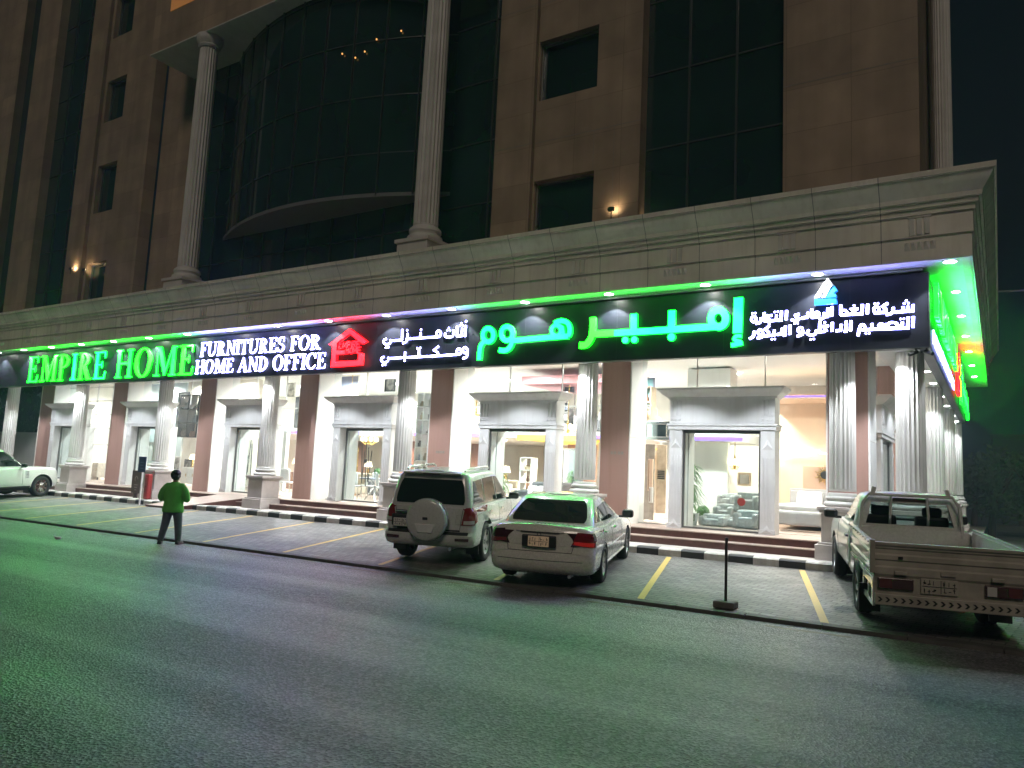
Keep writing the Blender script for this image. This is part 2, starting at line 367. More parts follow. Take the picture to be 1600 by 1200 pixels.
# platform, steps and ramp
b = MB(); b.box(-37.5, -2.0, 16.62, 18.3, .3, .735); b.shear(); b.build('platform', RISER, BLD)
b = MB(); b.box(-37.5, -2.0, 16.60, 28, .735, .757); b.shear(); b.build('floor', TREAD, BLD)
for i in range(6):
    b = MB(); x1 = XC[i]-.45; x0 = XC[i+1]+.45
    b.m = 0; b.box(x0, x1, 16.22, 16.63, .3, .585); b.m = 1; b.box(x0, x1, 16.20, 16.63, .585, .605); b.shear()
    b.build('step', [RISER, TREAD], BLD)
b = MB(); b.box(-2.2, -1.0, 17.0, 34, .3, .58); b.m = 1; b.box(-2.2, -.98, 16.98, 34, .58, .605); b.build('step', [RISER, TREAD], BLD)
b = MB(); xa, xb = -22.0, -20.35
b.m = 1; b.add([(xa-2.0, 15.0, .34), (xa-.4, 15.0, .34), (xb, 16.7, .80), (xa-.2, 16.7, .80)], [(0, 1, 2, 3)])
b.m = 0; b.add([(xa-.4, 15.0, .34), (xb, 16.7, .80), (xb, 16.7, .1), (xa-.4, 15.0, .1)], [(0, 1, 2, 3)])
b.add([(xa-2.0, 15.0, .34), (xa-.4, 15.0, .34), (xa-.4, 15.0, .1), (xa-2.0, 15.0, .1)], [(0, 1, 2, 3)]); b.shear()
b.build('ramp', [RISER, TREAD], BLD)
# brown piers with white returns
for i, (x, w) in enumerate(zip(XP, PW)):
    b = MB(); b.box(x-w, x+w, 17.5, 18.15, .4, 5.24); pr = b.build('pier', BROWN, BLD, bevel=.006)
    for sx in ((1, -1) if i < 6 else (1,)):
        b = MB(); b.box(*(sorted((x+sx*w, x+sx*(w+.035)))), 17.515, 18.5, .4, 2.86); b.box(*(sorted((x+sx*w, x+sx*(w+.035)))), 17.515, 18.5, 2.868, 5.24)
        b.build('pier_lining', WHITE, pr)
    b = MB()                                                        # small dark unit-number characters
    if i in (1, 2):
        for k in range(4):
            zz = 2.42 if i == 1 else 2.30
            b.box(x-.09+k*.085+(.03 if k > 1 and i == 1 else 0), x-.03+k*.085+(.03 if k > 1 and i == 1 else 0), 17.488, 17.5, zz, zz+.075)
        b.build('unit_number', DKJ, pr)
for y in (23.3, 29.0, 34.0):
    b = MB(); b.box(-2.72-.3, -2.31, y-.4, y+.4, .4, 5.24); b.build('pier', BROWN, BLD)
# door surrounds
def surround(cx, front=17.35, W=1.23, parent=BLD, side=False, m=GREYM):
    g = 0 if side else gz(cx)
    def T(bx):
        if side: bx.v = [(-2.30-(y-17.35)-.0, front+x-cx, z) for x, y, z in bx.v]      # turned to face the side street
        else: bx.v = [(x, y, z+g*.6) for x, y, z in bx.v]
        return bx
    y0 = front if not side else 17.35; y1 = y0+.42; j = .32
    b = MB()
    for s in (-1, 1):
        xo, xi = cx+s*W, cx+s*(W-j); a, c = sorted((xo, xi))
        b.box(a, c, y0, y1, .74, 3.06)
        b.box(a-.02, c+.02, y0-.025, y0, .74, .86)
        for k in range(4):                                            # fluting fillets on the jamb
            u = a+.055+k*.07; b.box(u, u+.022, y0-.012, y0, 1.05, 2.45)
        b.add([(a+.03, y0-.002, 2.62), (c-.03, y0-.002, 2.62), ((a+c)/2, y0-.03, 2.74), ((a+c)/2, y0-.002, 2.86)], [(0, 1, 2), (0, 2, 3), (1, 3, 2)])
        b.add([(a+.03, y0-.027, .78), (c-.03, y0-.027, .78), ((a+c)/2, y0-.05, .86), ((a+c)/2, y0-.027, .97)], [(0, 1, 2), (0, 2, 3), (1, 3, 2)])
        for k in range(3):                                            # triglyph on the frieze and drops
            u = (a+c)/2-.13+k*.10; b.box(u, u+.06, y0-.055, y0-.03, 3.38, 3.74)
            b.lathe([(.02, -.02), (.024, .0)], (u+.03, y0-.045, 3.30), 8)
    b.box(cx-W-.03, cx+W+.03, y0-.03, y1, 3.06, 3.15)
    b.box(cx-W-.055, cx+W+.055, y0-.055, y1, 3.15, 3.20)
    b.box(cx-W, cx+W, y0-.03, y1, 3.20, 3.80)
    # crown moulding
    prof = [(.03, 3.79), (.05, 3.79), (.05, 3.83), (.09, 3.85), (.16, 3.90), (.23, 3.97), (.25, 3.985), (.25, 4.03), (.0, 4.03)]
    rows = []
    for o, z in prof: rows.append([(cx-W-o, y1, z), (cx-W-o, y0-o, z), (cx+W+o, y0-o, z), (cx+W+o, y1, z)])
    b.grid(rows); b.add([(cx-W-.25, y1, 4.03), (cx-W-.25, y0-.25, 4.03), (cx+W+.25, y0-.25, 4.03), (cx+W+.25, y1, 4.03)], [(0, 1, 2, 3)])
    b.add([(cx-W, y1, 3.79), (cx-W, y1, 4.03), (cx+W, y1, 4.03), (cx+W, y1, 3.79)], [(0, 1, 2, 3)])
    for q in (-1, 1): b.box(*sorted((cx+q*(W-.30), cx+q*(W-.34))), y1, y1+.40, .74, 3.06)
    b.box(cx-W+.30, cx+W-.30, y1, y1+.40, 3.06, 3.10)
    s = T(b).build('door_surround', m, parent, bevel=.006)
    b = MB(); x0, x1 = cx-W+j, cx+W-j; yg = y0+(.06 if cx > -13 else .28)
    b.box(x0, x0+.045, yg, yg+.05, .76, 3.06); b.box(x1-.045, x1, yg, yg+.05, .76, 3.06); b.box(x0+.045, x1-.045, yg, yg+.05, 2.98, 3.06)
    b.box(x0+.045, x1-.045, yg, yg+.05, .76, .80)
    d = T(b).build('door', mat('door_frame_metal', (.16, .165, .165), .35, metal=.7, var=.05), s)
    b = MB(); b.box(x0+.045, x1-.045, yg+.02, yg+.03, .80, 2.98); T(b).build('door_glass', CLEAR, d)
    return s
SX = [-5.42, -11.0, -16.72, -22.15, -28.35, -34.3]
for cx in SX: surround(cx)
surround(0, front=20.6, side=True); surround(0, front=26.2, side=True)
# shop windows: clear panes between the piers
for i in range(6):
    x1, x0 = XP[i]-PW[i]-.036, XP[i+1]+PW[i+1]+.036
    b = MB(); b.box(x0, x1, 18.17, 18.18, .75+gz(x0), 5.23); w = b.build('shop_window', CLEAR, BLD)
    b = MB(); b.box(x0, x1, 18.15, 18.20, .752+gz(x0), .79+gz(x0)); b.build('window_frame', ALU, w)
    b = MB(); b.box(x0, x1, 18.15, 18.2, 5.16, 5.24)
    for u in ((.32, .68) if i < 5 else (.25, .5, .75)):
        xx = x0+(x1-x0)*u; b.box(xx-.012, xx+.012, 18.155, 18.195, 3.9 if i < 5 else .79, 5.16)
    if i == 5:
        for zz in (2.2, 2.9, 3.5, 4.1, 4.7): b.box(x0, x1, 18.156, 18.194, zz, zz+.025)
    b.build('window_frame', ALU, w)
b = MB(); b.box(-2.56, -2.55, 18.2, 34, .75, 5.23); b.build('shop_window', CLEAR, BLD)
# arcade ceiling, showroom shell
b = MB(); b.box(-41, -1.25, 15.66, 18.6, 5.25, 5.35); b.build('arcade_ceiling', WHITE, BLD)
b = MB(); b.box(-2.6, -1.2, 18.6, 34, 5.25, 5.35); b.build('arcade_ceiling', WHITE, BLD)
b = MB(); b.box(-37, -2.6, 18.0, 27.5, 5.25, 5.4); b.build('ceiling', mat('ceiling_white', (.80, .79, .77), .7, var=.02), BLD)
b = MB(); b.box(-37, -2.56, 27, 27.2, .5, 5.3); b.box(-37.2, -37, 17.6, 27.2, .5, 5.3); b.box(-41, -2.2, 18.0, 18.1, 5.42, 6)
b.build('interior_wall', mat('cream_wall', (.78, .72, .64), .6, var=.03), BLD)
# soffit and cornice, wrapping the corner
SOFZ = 5.93
b = MB(); b.box(-50, -.31, 14.82, 17.4, SOFZ, SOFZ+.1); b.box(-2.0, -.31, 17.4, 33.6, SOFZ, SOFZ+.1); b.build('soffit', WHITE, BLD)
prof = [(0, 5.91), (0, 6.33), (.025, 6.335), (.025, 6.72), (.06, 6.725), (.065, 6.83), (.11, 6.835), (.12, 6.925), (.165, 6.93), (.175, 7.01), (.19, 7.03), (.22, 7.08), (.275, 7.16), (.32, 7.24), (.345, 7.30), (.375, 7.305), (.385, 7.40), (.2, 7.42), (-1.6, 7.45)]
b = MB()
CX1, CY1 = -.31, 14.8
rows = [[(-50, CY1-o, z), (CX1+o, CY1-o, z), (CX1+o, 33.6+o*.9, z), (CX1-2.5, 33.6+o*.9, z)] for o, z in prof]
b.grid(rows); b.box(-50, -.35, 14.83, 14.95, 5.905, 6.4); b.box(-.47, -.35, 14.95, 33.5, 5.905, 6.4)
b.build('cornice', CLAD, BLD)
b = MB(); b.box(-50, -1.5, 16.2, 34, 7.43, 7.5); b.build('roof_deck', CLAD, BLD)
# panel joints (thin dark lines) and the little triglyphs
def offat(z):
    for (o0, z0), (o1, z1) in zip(prof, prof[1:]):
        if z0 <= z <= z1: return o0+(o1-o0)*((z-z0)/(z1-z0+1e-9))
    return 0
b = MB()
for k in range(43):
    x = -1.72-1.13*k
    pts = [(o, z) for o, z in prof[:17]]
    for (o0, z0), (o1, z1) in zip(pts, pts[1:]):
        b.add([(x-.007, CY1-o0-.003, z0), (x+.007, CY1-o0-.003, z0), (x+.007, CY1-o1-.003, z1), (x-.007, CY1-o1-.003, z1)], [(0, 1, 2, 3)])
for k in range(15):
    y = 16-.2+1.13*k
    for (o0, z0), (o1, z1) in zip(prof[:16], prof[1:17]):
        b.add([(CX1+o0+.003, y-.007, z0), (CX1+o0+.003, y+.007, z0), (CX1+o1+.003, y+.007, z1), (CX1+o1+.003, y-.007, z1)], [(0, 1, 2, 3)])
for z in (6.333, 6.722, 6.833, 6.928, 7.302):
    o = offat(z)+.012; b.box(-50, CX1+o, CY1-o-.004, CY1-o, z-.006, z+.004)
b.build('panel_joint', DKJ, BLD, fix=False)
for k in range(20):
    x = -1.1-2.27*k; b = MB()
    for q in range(3): b.box(x-.16+q*.12, x-.08+q*.12, CY1-.055, CY1-.025, 6.38, 6.68)
    b.box(x-.19, x+.19, CY1-.05, CY1-.026, 6.69, 6.715)
    for q in range(5): 
        u = x-.2+q*.1; b.add([(u-.045, CY1-.002, 6.10), (u+.045, CY1-.002, 6.10), (u, CY1-.05, 6.24), (u-.045, CY1-.002, 6.24), (u+.045, CY1-.002, 6.24)], [(0, 1, 2), (0, 2, 3), (1, 4, 2), (3, 2, 4)])
    b.build('frieze_ornament', mat('ornament_stone', (.66, .635, .57), .7, var=.15), BLD, fix=False)
# ---------------- upper storeys
FY = 17.4
b = MB()
def wallpiece(x0, x1, z0, z1, y=FY, d=.5): b.box(x0, x1, y, y+d, z0, z1)
# right block, window block (with its holes)
wallpiece(-4.07, -1.27, 7.3, 40)
b.box(-2.2, -1.75, FY+.5, 34, 7.3, 40)
WX0, WX1 = -10.85, -8.96
wallpiece(-12.2, WX0-.08, 7.3, 40, FY-.06, .56)
wallpiece(WX0-.08, WX0, 7.3, 40, FY+.1, .4)
wallpiece(WX1, -7.66, 7.3, 40)
zz = 7.3
WIN = [(7.9, 9.98), (12.35, 14.15), (16.5, 18.3), (20.7, 22.5)]
for a, c in WIN: 
    wallpiece(WX0, WX1, zz, a); zz = c
wallpiece(WX0, WX1, zz, 40)
# left blocks
wallpiece(-30.35, -28.06, 7.3, 40, 18.0, .4); wallpiece(-31.25, -30.35, 7.3, 40); LX0, LX1 = -34.15, -32.6
wallpiece(LX1, -31.25, 7.3, 40)
LW = [(7.4, 10.2), (12.5, 14.75), (16.8, 18.8), (20.9, 23.0)]; zz = 7.3
for a, c in LW: wallpiece(LX0, LX1, zz, a); zz = c
wallpiece(LX0, LX1, zz, 40); wallpiece(-34.35, LX0, 7.3, 40); wallpiece(-35.9, -34.5, 7.3, 40, FY-.08)
wallpiece(-41.6, -39.4, 7.3, 40); wallpiece(-50, -43.2, 7.3, 40)
UW = b.build('upper_wall', WALLST, BLD)
for z in (11.1, 15.3, 19.5):
    for x0, x1, yy in ((-4.07, -1.27, FY), (WX0, -7.66, FY), (-12.2, WX0-.08, FY-.06)): b = MB(); b.box(x0, x1, yy-.004, yy+.01, z, z+.018); b.build('wall_joint', DKJ, UW)
for x, z0, z1 in ((-8.4, 7.4, 11.1), (-9.0, 10.0, 11.1)): b = MB(); b.box(x-.006, x+.006, FY-.004, FY+.01, z0, z1); b.build('wall_joint', DKJ, UW)
for (a, c) in WIN+LW:
    x0, x1 = (WX0, WX1) if (a, c) in WIN else (LX0, LX1)
    b = MB(); b.box(x0, x1, FY+.28, FY+.32, a, c); w = b.build('window', DGLASS, BLD)
    b = MB(); t = .05
    b.box(x0, x0+t, FY+.2, FY+.28, a, c); b.box(x1-t, x1, FY+.2, FY+.28, a, c); b.box(x0+t, x1-t, FY+.2, FY+.28, c-t, c); b.box(x0+t, x1-t, FY+.2, FY+.28, a, a+t)
    b.build('frame', ALU, w)
def curtain(x0, x1, y, xs, zs, z0=7.3, z1=40):
    b = MB(); b.box(x0, x1, y, y+.05, z0, z1); w = b.build('curtain_wall', DGLASS, BLD)
    b = MB()
    for x in xs: b.box(x-.025, x+.025, y-.04, y, z0, z1)
    xx = sorted([x0]+list(xs)+[x1])
    for z in zs: 
        for p, q in zip(xx, xx[1:]): b.box(p+.026, q-.026, y-.03, y, z-.02, z+.02)
    b.build('mullion', MULL, w); return w
ZS = [8.35+2.06*k for k in range(15)]
curtain(-7.66, -4.07, 17.8, [-6.5, -5.28], ZS)
curtain(-14.5, -12.2, 17.9, [-12.72], [9.85+1.95*k for k in range(14)])
curtain(-25.0, -14.5, 17.9, [-24, -22.9, -21.7, -20.5, -19.3, -18.1, -16.9, -15.7], [8.4, 9.4], 7.3, 10.3)
curtain(-28.06, -25.0, 17.95, [-27, -26], [9.4+1.95*k for k in range(14)])
curtain(-39.4, -35.9, 17.8, [-38.3, -37.1], [9.4+1.95*k for k in range(14)])
curtain(-43.2, -41.6, 17.8, [], [])
# projecting bow window
BX0, BX1, BD = -25.3, -14.2, 1.42
def bow(x, d=BD): 
    u = (x-(BX0+BX1)/2)/((BX1-BX0)/2); return 17.9-d*max(0, 1-u*u)
n = 36; xs = [BX0+(BX1-BX0)*i/n for i in range(n+1)]
b = MB(); b.grid([[(x, bow(x), z) for x in xs] for z in (10.33, 40)])
W = b.build('bow_window', DGLASS, BLD, smooth=30)
b = MB()
mx = [BX0+.75+1.16*k for k in range(9)]
for x in mx: b.box(x-.025, x+.025, bow(x)-.05, bow(x)+.0, 10.33, 40)
for k in range(15):
    z = 11.75+1.93*k
    for p, q in zip(xs, xs[1:]): b.add([(p, bow(p)-.03, z-.02), (q, bow(q)-.03, z-.02), (q, bow(q)-.03, z+.02), (p, bow(p)-.03, z+.02)], [(0, 1, 2, 3)])
b.build('mullion', MULL, W, fix=False)
b = MB(); b.add([(x, bow(x, BD+.06), 10.30) for x in xs]+[(BX1, 17.95, 10.30), (BX0, 17.95, 10.30)], [tuple(range(n+3))])
b.grid([[(x, bow(x, BD+.06), z) for x in xs] for z in (10.30, 10.42)])
b.build('bow_soffit', mat('soffit_grey', (.16, .165, .17), .7, var=.08), BLD, fix=False)
# overhanging upper floors carried by the tall columns
b = MB(); b.box(-28.25, -12.3, 15.95, 17.95, 17.75, 40); b.build('upper_overhang', WALLST, BLD)
b = MB(); b.box(-28.25, -12.3, 15.9, 17.9, 17.70, 17.745); b.build('overhang_soffit', GRP, BLD)
b = MB(); b.box(-27.2, -25.3, 15.93, 15.949, 19.3, 21); b.build('lit_window', emat('amber_window', (1, .42, .12), .05), BLD)
for x in (-24.95, -13.75):
    b = MB(); fluted(b, x, 16.3, 8.7, 17.3, .36); b.lathe([(.36, 17.25), (.40, 17.32), (.38, 17.36), (.46, 17.5), (.48, 17.6), (.48, 17.72)], (x, 16.3, 0), 40)
    b.lathe([(.50, 8.25), (.52, 8.32), (.50, 8.4), (.44, 8.44), (.44, 8.5), (.47, 8.54), (.46, 8.62), (.38, 8.7)], (x, 16.3, 0), 40)
    c = b.build('tall_column', GRP, BLD, smooth=40)
    b = MB(); b.box(x-.55, x+.55, 15.75, 16.85, 7.4, 8.15); b.box(x-.61, x+.61, 15.69, 16.91, 8.15, 8.26); b.build('plinth', GRP, c, bevel=.015)
b = MB(); fluted(b, -1.30, 27.0, 7.4, 40, .27); b.build('tall_column', GRP, BLD, smooth=40)
# faint street lamp reflections, put in as small glowing beads before the dark glass
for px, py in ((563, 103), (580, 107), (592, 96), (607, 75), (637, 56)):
    X = ony(px, py, 17.4); b = MB(); b.lathe([(.001, -.035), (.022, -.02), (.026, 0), (.022, .02), (.001, .035)], (X.x, bow(X.x)-.07, X.z*1.0), 10, cap=False); b.build('lamp_reflection', emat('orange_reflection', (1, .45, .12), .55), BLD)

# wall lamps on the ledge
def wall_lamp(x, y, z, label, e=14, d=(0, .8, .45)):
    t = thing('wall_lamp', label, 'wall lamp', (x, y, z))
    b = MB(); b.cbox((x, y, z), (.16, .07, .10)); b.tube([(x, y+.02, z), (x, y+.02, z-.25)], .015)
    b.build('housing', MULL, t, bevel=.01)
    b = MB(); b.cbox((x, y+.045, z+.01), (.12, .012, .07)); b.build('lens', emat('warm_lens', (1, .8, .5), 2), t)
    o = spot((0, .07, .03), e, radians(150), .8, (1, .72, .42), .02, d, parent=t)
wall_lamp(-8.30, 17.15, 8.72, 'small warm uplight on the ledge right of the lower plain window, washing brown stone', 2.5)
wall_lamp(-7.48, 17.45, 8.3, 'tiny warm uplight at the foot of the three pane dark glazing', 2.0)
wall_lamp(-34.95, 17.1, 10.0, 'projecting warm uplight on the far left pilaster beside dark glass strip', 6)
wall_lamp(-33.9, 17.15, 9.85, 'warm uplight above the lowest left hand window', 5)
# ================================================================== signs
SY, SZ0, SZ1, SXR = 15.45, 4.475, 5.86, -1.03
BOARD = mat('sign_panel', (.020, .022, .031), .38, var=.25, scale=2, spec=.5)
GRN = [emat('green_letter', (.0015, 1, .0075), 18), emat('bright_green_letter', (.003, 1, .0025), 17), emat('cyan_green_letter', (.001, 1, .020), 18)]
WHT = emat('white_letter', (.27, .26, 1), 27); REDL = emat('red_letter', (1, .0015, .003), 16)
# ---- strokes: a fat ribbon polygon along a centre line
def ribbon(mb, pts, w, fn, d0, d1, closed=False):
    pts = [Vector((*p, 0)) for p in pts]; n = len(pts); Lf, Rt = [], []
    for i, p in enumerate(pts):
        a = pts[(i-1) % n] if (closed or i > 0) else p; c = pts[(i+1) % n] if (closed or i < n-1) else p
        d1_ = (p-a).normalized() if (p-a).length > 1e-6 else None; d2_ = (c-p).normalized() if (c-p).length > 1e-6 else None
        t = ((d1_ or d2_)+(d2_ or d1_)); t = t.normalized() if t.length > 1e-6 else (d1_ or d2_)
        nrm = Vector((-t.y, t.x, 0)); k = 1/max(.55, abs(nrm.dot(Vector((-(d1_ or d2_).y, (d1_ or d2_).x, 0)))))
        Lf.append(p+nrm*w/2*k); Rt.append(p-nrm*w/2*k)
    vs = [fn(v.x, v.y, d) for d in (d0, d1) for v in Lf+Rt]; N2 = 2*n; fs = []
    for i in range(n if closed else n-1):
        j = (i+1) % n
        fs += [(i, j, n+j, n+i), (N2+i, N2+n+i, N2+n+j, N2+j), (i, N2+i, N2+j, j), (n+i, n+j, N2+n+j, N2+n+i)]
    if not closed: fs += [(0, n, N2+n, N2), (n-1, N2+n-1, N2+2*n-1, 2*n-1)]
    mb.add(vs, fs)
def disc(mb, c, r, fn, d0, d1, n=14):
    mb.prism([(c[0]+r*cos(2*pi*i/n), c[1]+r*sin(2*pi*i/n)) for i in range(n)], fn, d0, d1)
def ell(c, rx, ry, n=22): return [(c[0]+rx*cos(2*pi*i/n), c[1]+ry*sin(2*pi*i/n)) for i in range(n)]
def smooth_path(p, k=4):
    if len(p) < 3: return p
    out = []
    for i in range(len(p)-1):
        p0 = p[max(0, i-1)]; p1 = p[i]; p2 = p[i+1]; p3 = p[min(len(p)-1, i+2)]
        for q in range(k):
            t = q/k; out.append(tuple(.5*((2*b)+(c-a)*t+(2*a-5*b+4*c-d)*t*t+(-a+3*b-3*c+d)*t**3) for a, b, c, d in zip(p0, p1, p2, p3)))
    out.append(p[-1]); return out
# each Arabic character: list of (kind, data, width); coordinates are metres on the sign plane
def crop_map(ox, oy, sc):
    def f(x, y): v = ony(ox+x/sc, oy+y/sc, SY-.12); return (v.x, v.z)
    return f
def front(x, z, d): return (x, SY-d, z)
def dim_sides(o, ax):
    o.data.materials.append(SIDE[o.data.materials[0].name]) if o.data.materials[0].name in SIDE else None
    if len(o.data.materials) > 1:
        for p in o.data.polygons:
            if (ax == 'y' and p.normal.y > -.9) or (ax == 'x' and p.normal.x < .9): p.material_index = 1
    return o
SIDE = {}
for _m, _c, _e in ((GRN[0], (.004, 1, .022), 1.3), (GRN[1], (.005, 1, .01), 1.2), (GRN[2], (.003, 1, .06), 1.4), (WHT, (.42, .46, 1), 1.3), (REDL, (1, .004, .010), 1.2)):
    SIDE[_m.name] = emat(_m.name+'_return', _c, _e)
def glyph(name, items, cm, fn, m, parent, label=None, d=(.05, .13), wsc=1.):
    mb = MB(); e = 0
    for it in items:
        k = it[0]; dd = (d[0]+e, d[1]+e); e += .0012
        if k == 's': ribbon(mb, [cm(*p) for p in smooth_path(it[1])], it[2]*wsc, fn, *dd)
        elif k == 'l': ribbon(mb, [cm(*p) for p in it[1]], it[2]*wsc, fn, *dd)
        elif k == 'o': ribbon(mb, [cm(*p) for p in ell(*it[1])], it[2]*wsc, fn, *dd, closed=True)
        elif k == 'd': disc(mb, cm(*it[1]), it[2]*wsc, fn, *dd)
        elif k == 'p': mb.prism([cm(*p) for p in it[1]], fn, *dd)
    return dim_sides(mb.build(name, m, parent), 'x' if fn.__name__ == 'side' else 'y')
# ---- serif capitals as polygon pieces in a 1 x w box
T, H_ = .145, .055
def serif(x, y, w=.30): return [(x-w/2, y), (x+w/2, y), (x+w/2, y+H_), (x-w/2, y+H_)]
def arc(cx, cy, ro, ri, a0, a1, n=14):
    A = [(cx+ro[0]*cos(a0+(a1-a0)*i/n), cy+ro[1]*sin(a0+(a1-a0)*i/n)) for i in range(n+1)]
    B = [(cx+ri[0]*cos(a0+(a1-a0)*i/n), cy+ri[1]*sin(a0+(a1-a0)*i/n)) for i in range(n+1)]
    return [[A[i], A[i+1], B[i+1], B[i]] for i in range(n)]
def stem(x, y0=0, y1=1): return [(x-T/2, y0), (x+T/2, y0), (x+T/2, y1), (x-T/2, y1)]
def caps(c):
    P = []
    if c in 'IEFHPRDTN' and c != 'N' and c != 'T':
        x = .17; P += [stem(x), serif(x, 0), serif(x, 1-H_)]
    if c == 'I': return P, .34
    if c in 'EF':
        P += [[(.2, 1-H_), (.60, 1-H_), (.60, 1), (.2, 1)], [(.55, .76), (.60, .76), (.60, 1-H_), (.52, 1-H_)], [(.2, .49), (.45, .49), (.45, .55), (.2, .55)], [(.42, .40), (.46, .40), (.46, .64), (.42, .64)]]
        if c == 'E': P += [[(.2, 0), (.62, 0), (.62, H_), (.2, H_)], [(.57, H_), (.62, H_), (.66, .27), (.61, .27)]]
        return P, .68 if c == 'E' else .64
    if c == 'H':
        x = .70; P += [stem(x), serif(x, 0), serif(x, 1-H_), [(.2, .48), (.68, .48), (.68, .545), (.2, .545)]]; return P, .87
    if c == 'M':
        P = [[(.15, 0), (.20, 0), (.20, 1), (.15, 1)], serif(.17, 0, .26), [(.06, 1-H_), (.26, 1-H_), (.26, 1), (.06, 1)], stem(.88), serif(.88, 0), [(.82, 1-H_), (1.03, 1-H_), (1.03, 1), (.82, 1)],
             [(.15, 1), (.33, 1), (.60, .20), (.50, .02)], [(.50, .02), (.56, .02), (.86, .98), (.80, .98)]]; return P, 1.05
    if c == 'N':
        P = [[(.15, 0), (.20, 0), (.20, 1), (.15, 1)], serif(.17, 0, .26), serif(.72, 1-H_, .26), [(.70, 0), (.75, 0), (.75, 1), (.70, 1)], [(.06, 1), (.28, 1), (.75, 0), (.66, 0)]]; return P, .86
    if c in 'PR':
        P += arc(.22, .74, (.40, .26), (.22, .20), -pi/2, pi/2)
        if c == 'R': P += [[(.26, .48), (.44, .50), (.72, 0), (.52, 0)], [(.5, 0), (.80, 0), (.80, H_), (.5, H_)]]; return P, .78
        return P, .66
    if c == 'D': P += arc(.22, .5, (.54, .5), (.36, .44), -pi/2, pi/2, 20); return P, .80
    if c == 'O': return arc(.42, .5, (.41, .52), (.24, .46), 0, 2*pi, 30), .84
    if c == 'C': 
        P = arc(.43, .5, (.41, .52), (.24, .46), radians(48), radians(312), 22); P += [[(.68, .66), (.73, .66), (.73, 1), (.69, 1)], [(.60, .80), (.70, .70), (.73, .90), (.69, .92)], [(.62, .10), (.70, .10), (.74, .26), (.70, .28)]]; return P, .78
    if c == 'U':
        P = [stem(.18, .3), serif(.18, 1-H_), [(.68, .3), (.73, .3), (.73, 1), (.68, 1)], serif(.70, 1-H_, .26)]+arc(.415, .32, (.3175, .34), (.19, .26), pi, 2*pi); return P, .85
    if c == 'T':
        P = [stem(.35), serif(.35, 0), [(.03, 1-H_), (.67, 1-H_), (.67, 1), (.03, 1)], [(.03, .74), (.07, .74), (.12, 1-H_), (.03, 1-H_)], [(.63, .74), (.67, .74), (.67, 1-H_), (.58, 1-H_)]]; return P, .70
    if c == 'A':
        P = [[(.04, 0), (.10, 0), (.42, .94), (.38, 1)], [(.36, 1), (.46, 1), (.78, 0), (.58, 0)], [(.20, .30), (.56, .30), (.56, .36), (.20, .36)], serif(.09, 0, .22), serif(.68, 0, .30)]; return P, .80
    if c == 'S':
        P = arc(.31, .745, (.26, .27), (.12, .215), radians(35), radians(262), 16)+arc(.31, .255, (.28, .27), (.13, .215), radians(-145), radians(98), 16)
        P += [[(.50, .70), (.545, .70), (.545, 1), (.505, 1)], [(.04, 0), (.08, 0), (.09, .30), (.04, .30)]]; return P, .62
    return [], .33
def word(text, A, B, ha, hb, fn, mats, parent, d=(.05, .13), name='letter', gap=.03, pick=None):
    """A, B: baseline ends (u, v) on the sign plane; ha, hb: letter heights at the ends"""
    tot = sum(caps(c)[1]+gap for c in text)-gap; u = 0; k = 0
    for c in text:
        P, w = caps(c)
        if P:
            mb = MB()
            for q, poly in enumerate(P):
                pts = []
                for x, y in poly:
                    t = (u+x)/tot; h = ha+(hb-ha)*t; pts.append((A[0]+(B[0]-A[0])*t, A[1]+(B[1]-A[1])*t+y*h))
                mb.prism(pts, fn, d[0]+q*.0006, d[1]+q*.0006)
            m = mats[pick(k)] if pick else mats[k % len(mats)] if isinstance(mats, list) else mats
            dim_sides(mb.build(name, m, parent), 'x' if fn.__name__ == 'side' else 'y'); k += 1
        u += w+gap
def face_px(px, py): v = ony(px, py, SY-.12); return (v.x, v.z)
BRD = thing('shop_sign', 'long dark fascia sign over the front colonnade with glowing green, white and red lettering', 'sign', (-24, SY, SZ0))
b = MB(); b.box(-48, SXR, SY, SY+.18, SZ0, SZ1); brd = b.build('board', BOARD, BRD)
b = MB()
for k in range(20): b.box(-2.35-2.44*k-.004, -2.35-2.44*k+.004, SY-.002, SY, SZ0, SZ1)
b.box(-48, SXR, SY-.012, SY+.19, SZ0-.02, SZ0); b.box(SXR, SXR+.02, SY-.012, SY+.19, SZ0-.02, SZ1)
b.build('panel_seam', MULL, brd)
b = MB(); b.box(-48, SXR-.19, SY+.181, SY+.42, 4.502, 4.56); b.build('lamp_ledge', WHITE, brd)
# big English
a = face_px(40, 597.5); c = face_px(300, 585); ta = face_px(49, 557.5); tc = face_px(301, 538)
word('EMPIRE HOME', a, c, ta[1]-a[1], tc[1]-c[1], front, GRN, BRD, d=(.04, .085), gap=.07, pick=lambda k: [0, 1, 1, 2, 1, 2, 0, 1, 0, 1][k % 10])
a = face_px(309.5, 557); c = face_px(498, 545); ta = face_px(312, 535); tc = face_px(497, 522)
word('FURNITURES FOR', a, c, ta[1]-a[1], tc[1]-c[1], front, WHT, BRD, d=(.03, .055))
a = face_px(301.5, 584); c = face_px(506, 575); ta = face_px(303, 563); tc = face_px(507, 550)
word('HOME AND OFFICE', a, c, ta[1]-a[1], tc[1]-c[1], front, WHT, BRD, d=(.03, .055))
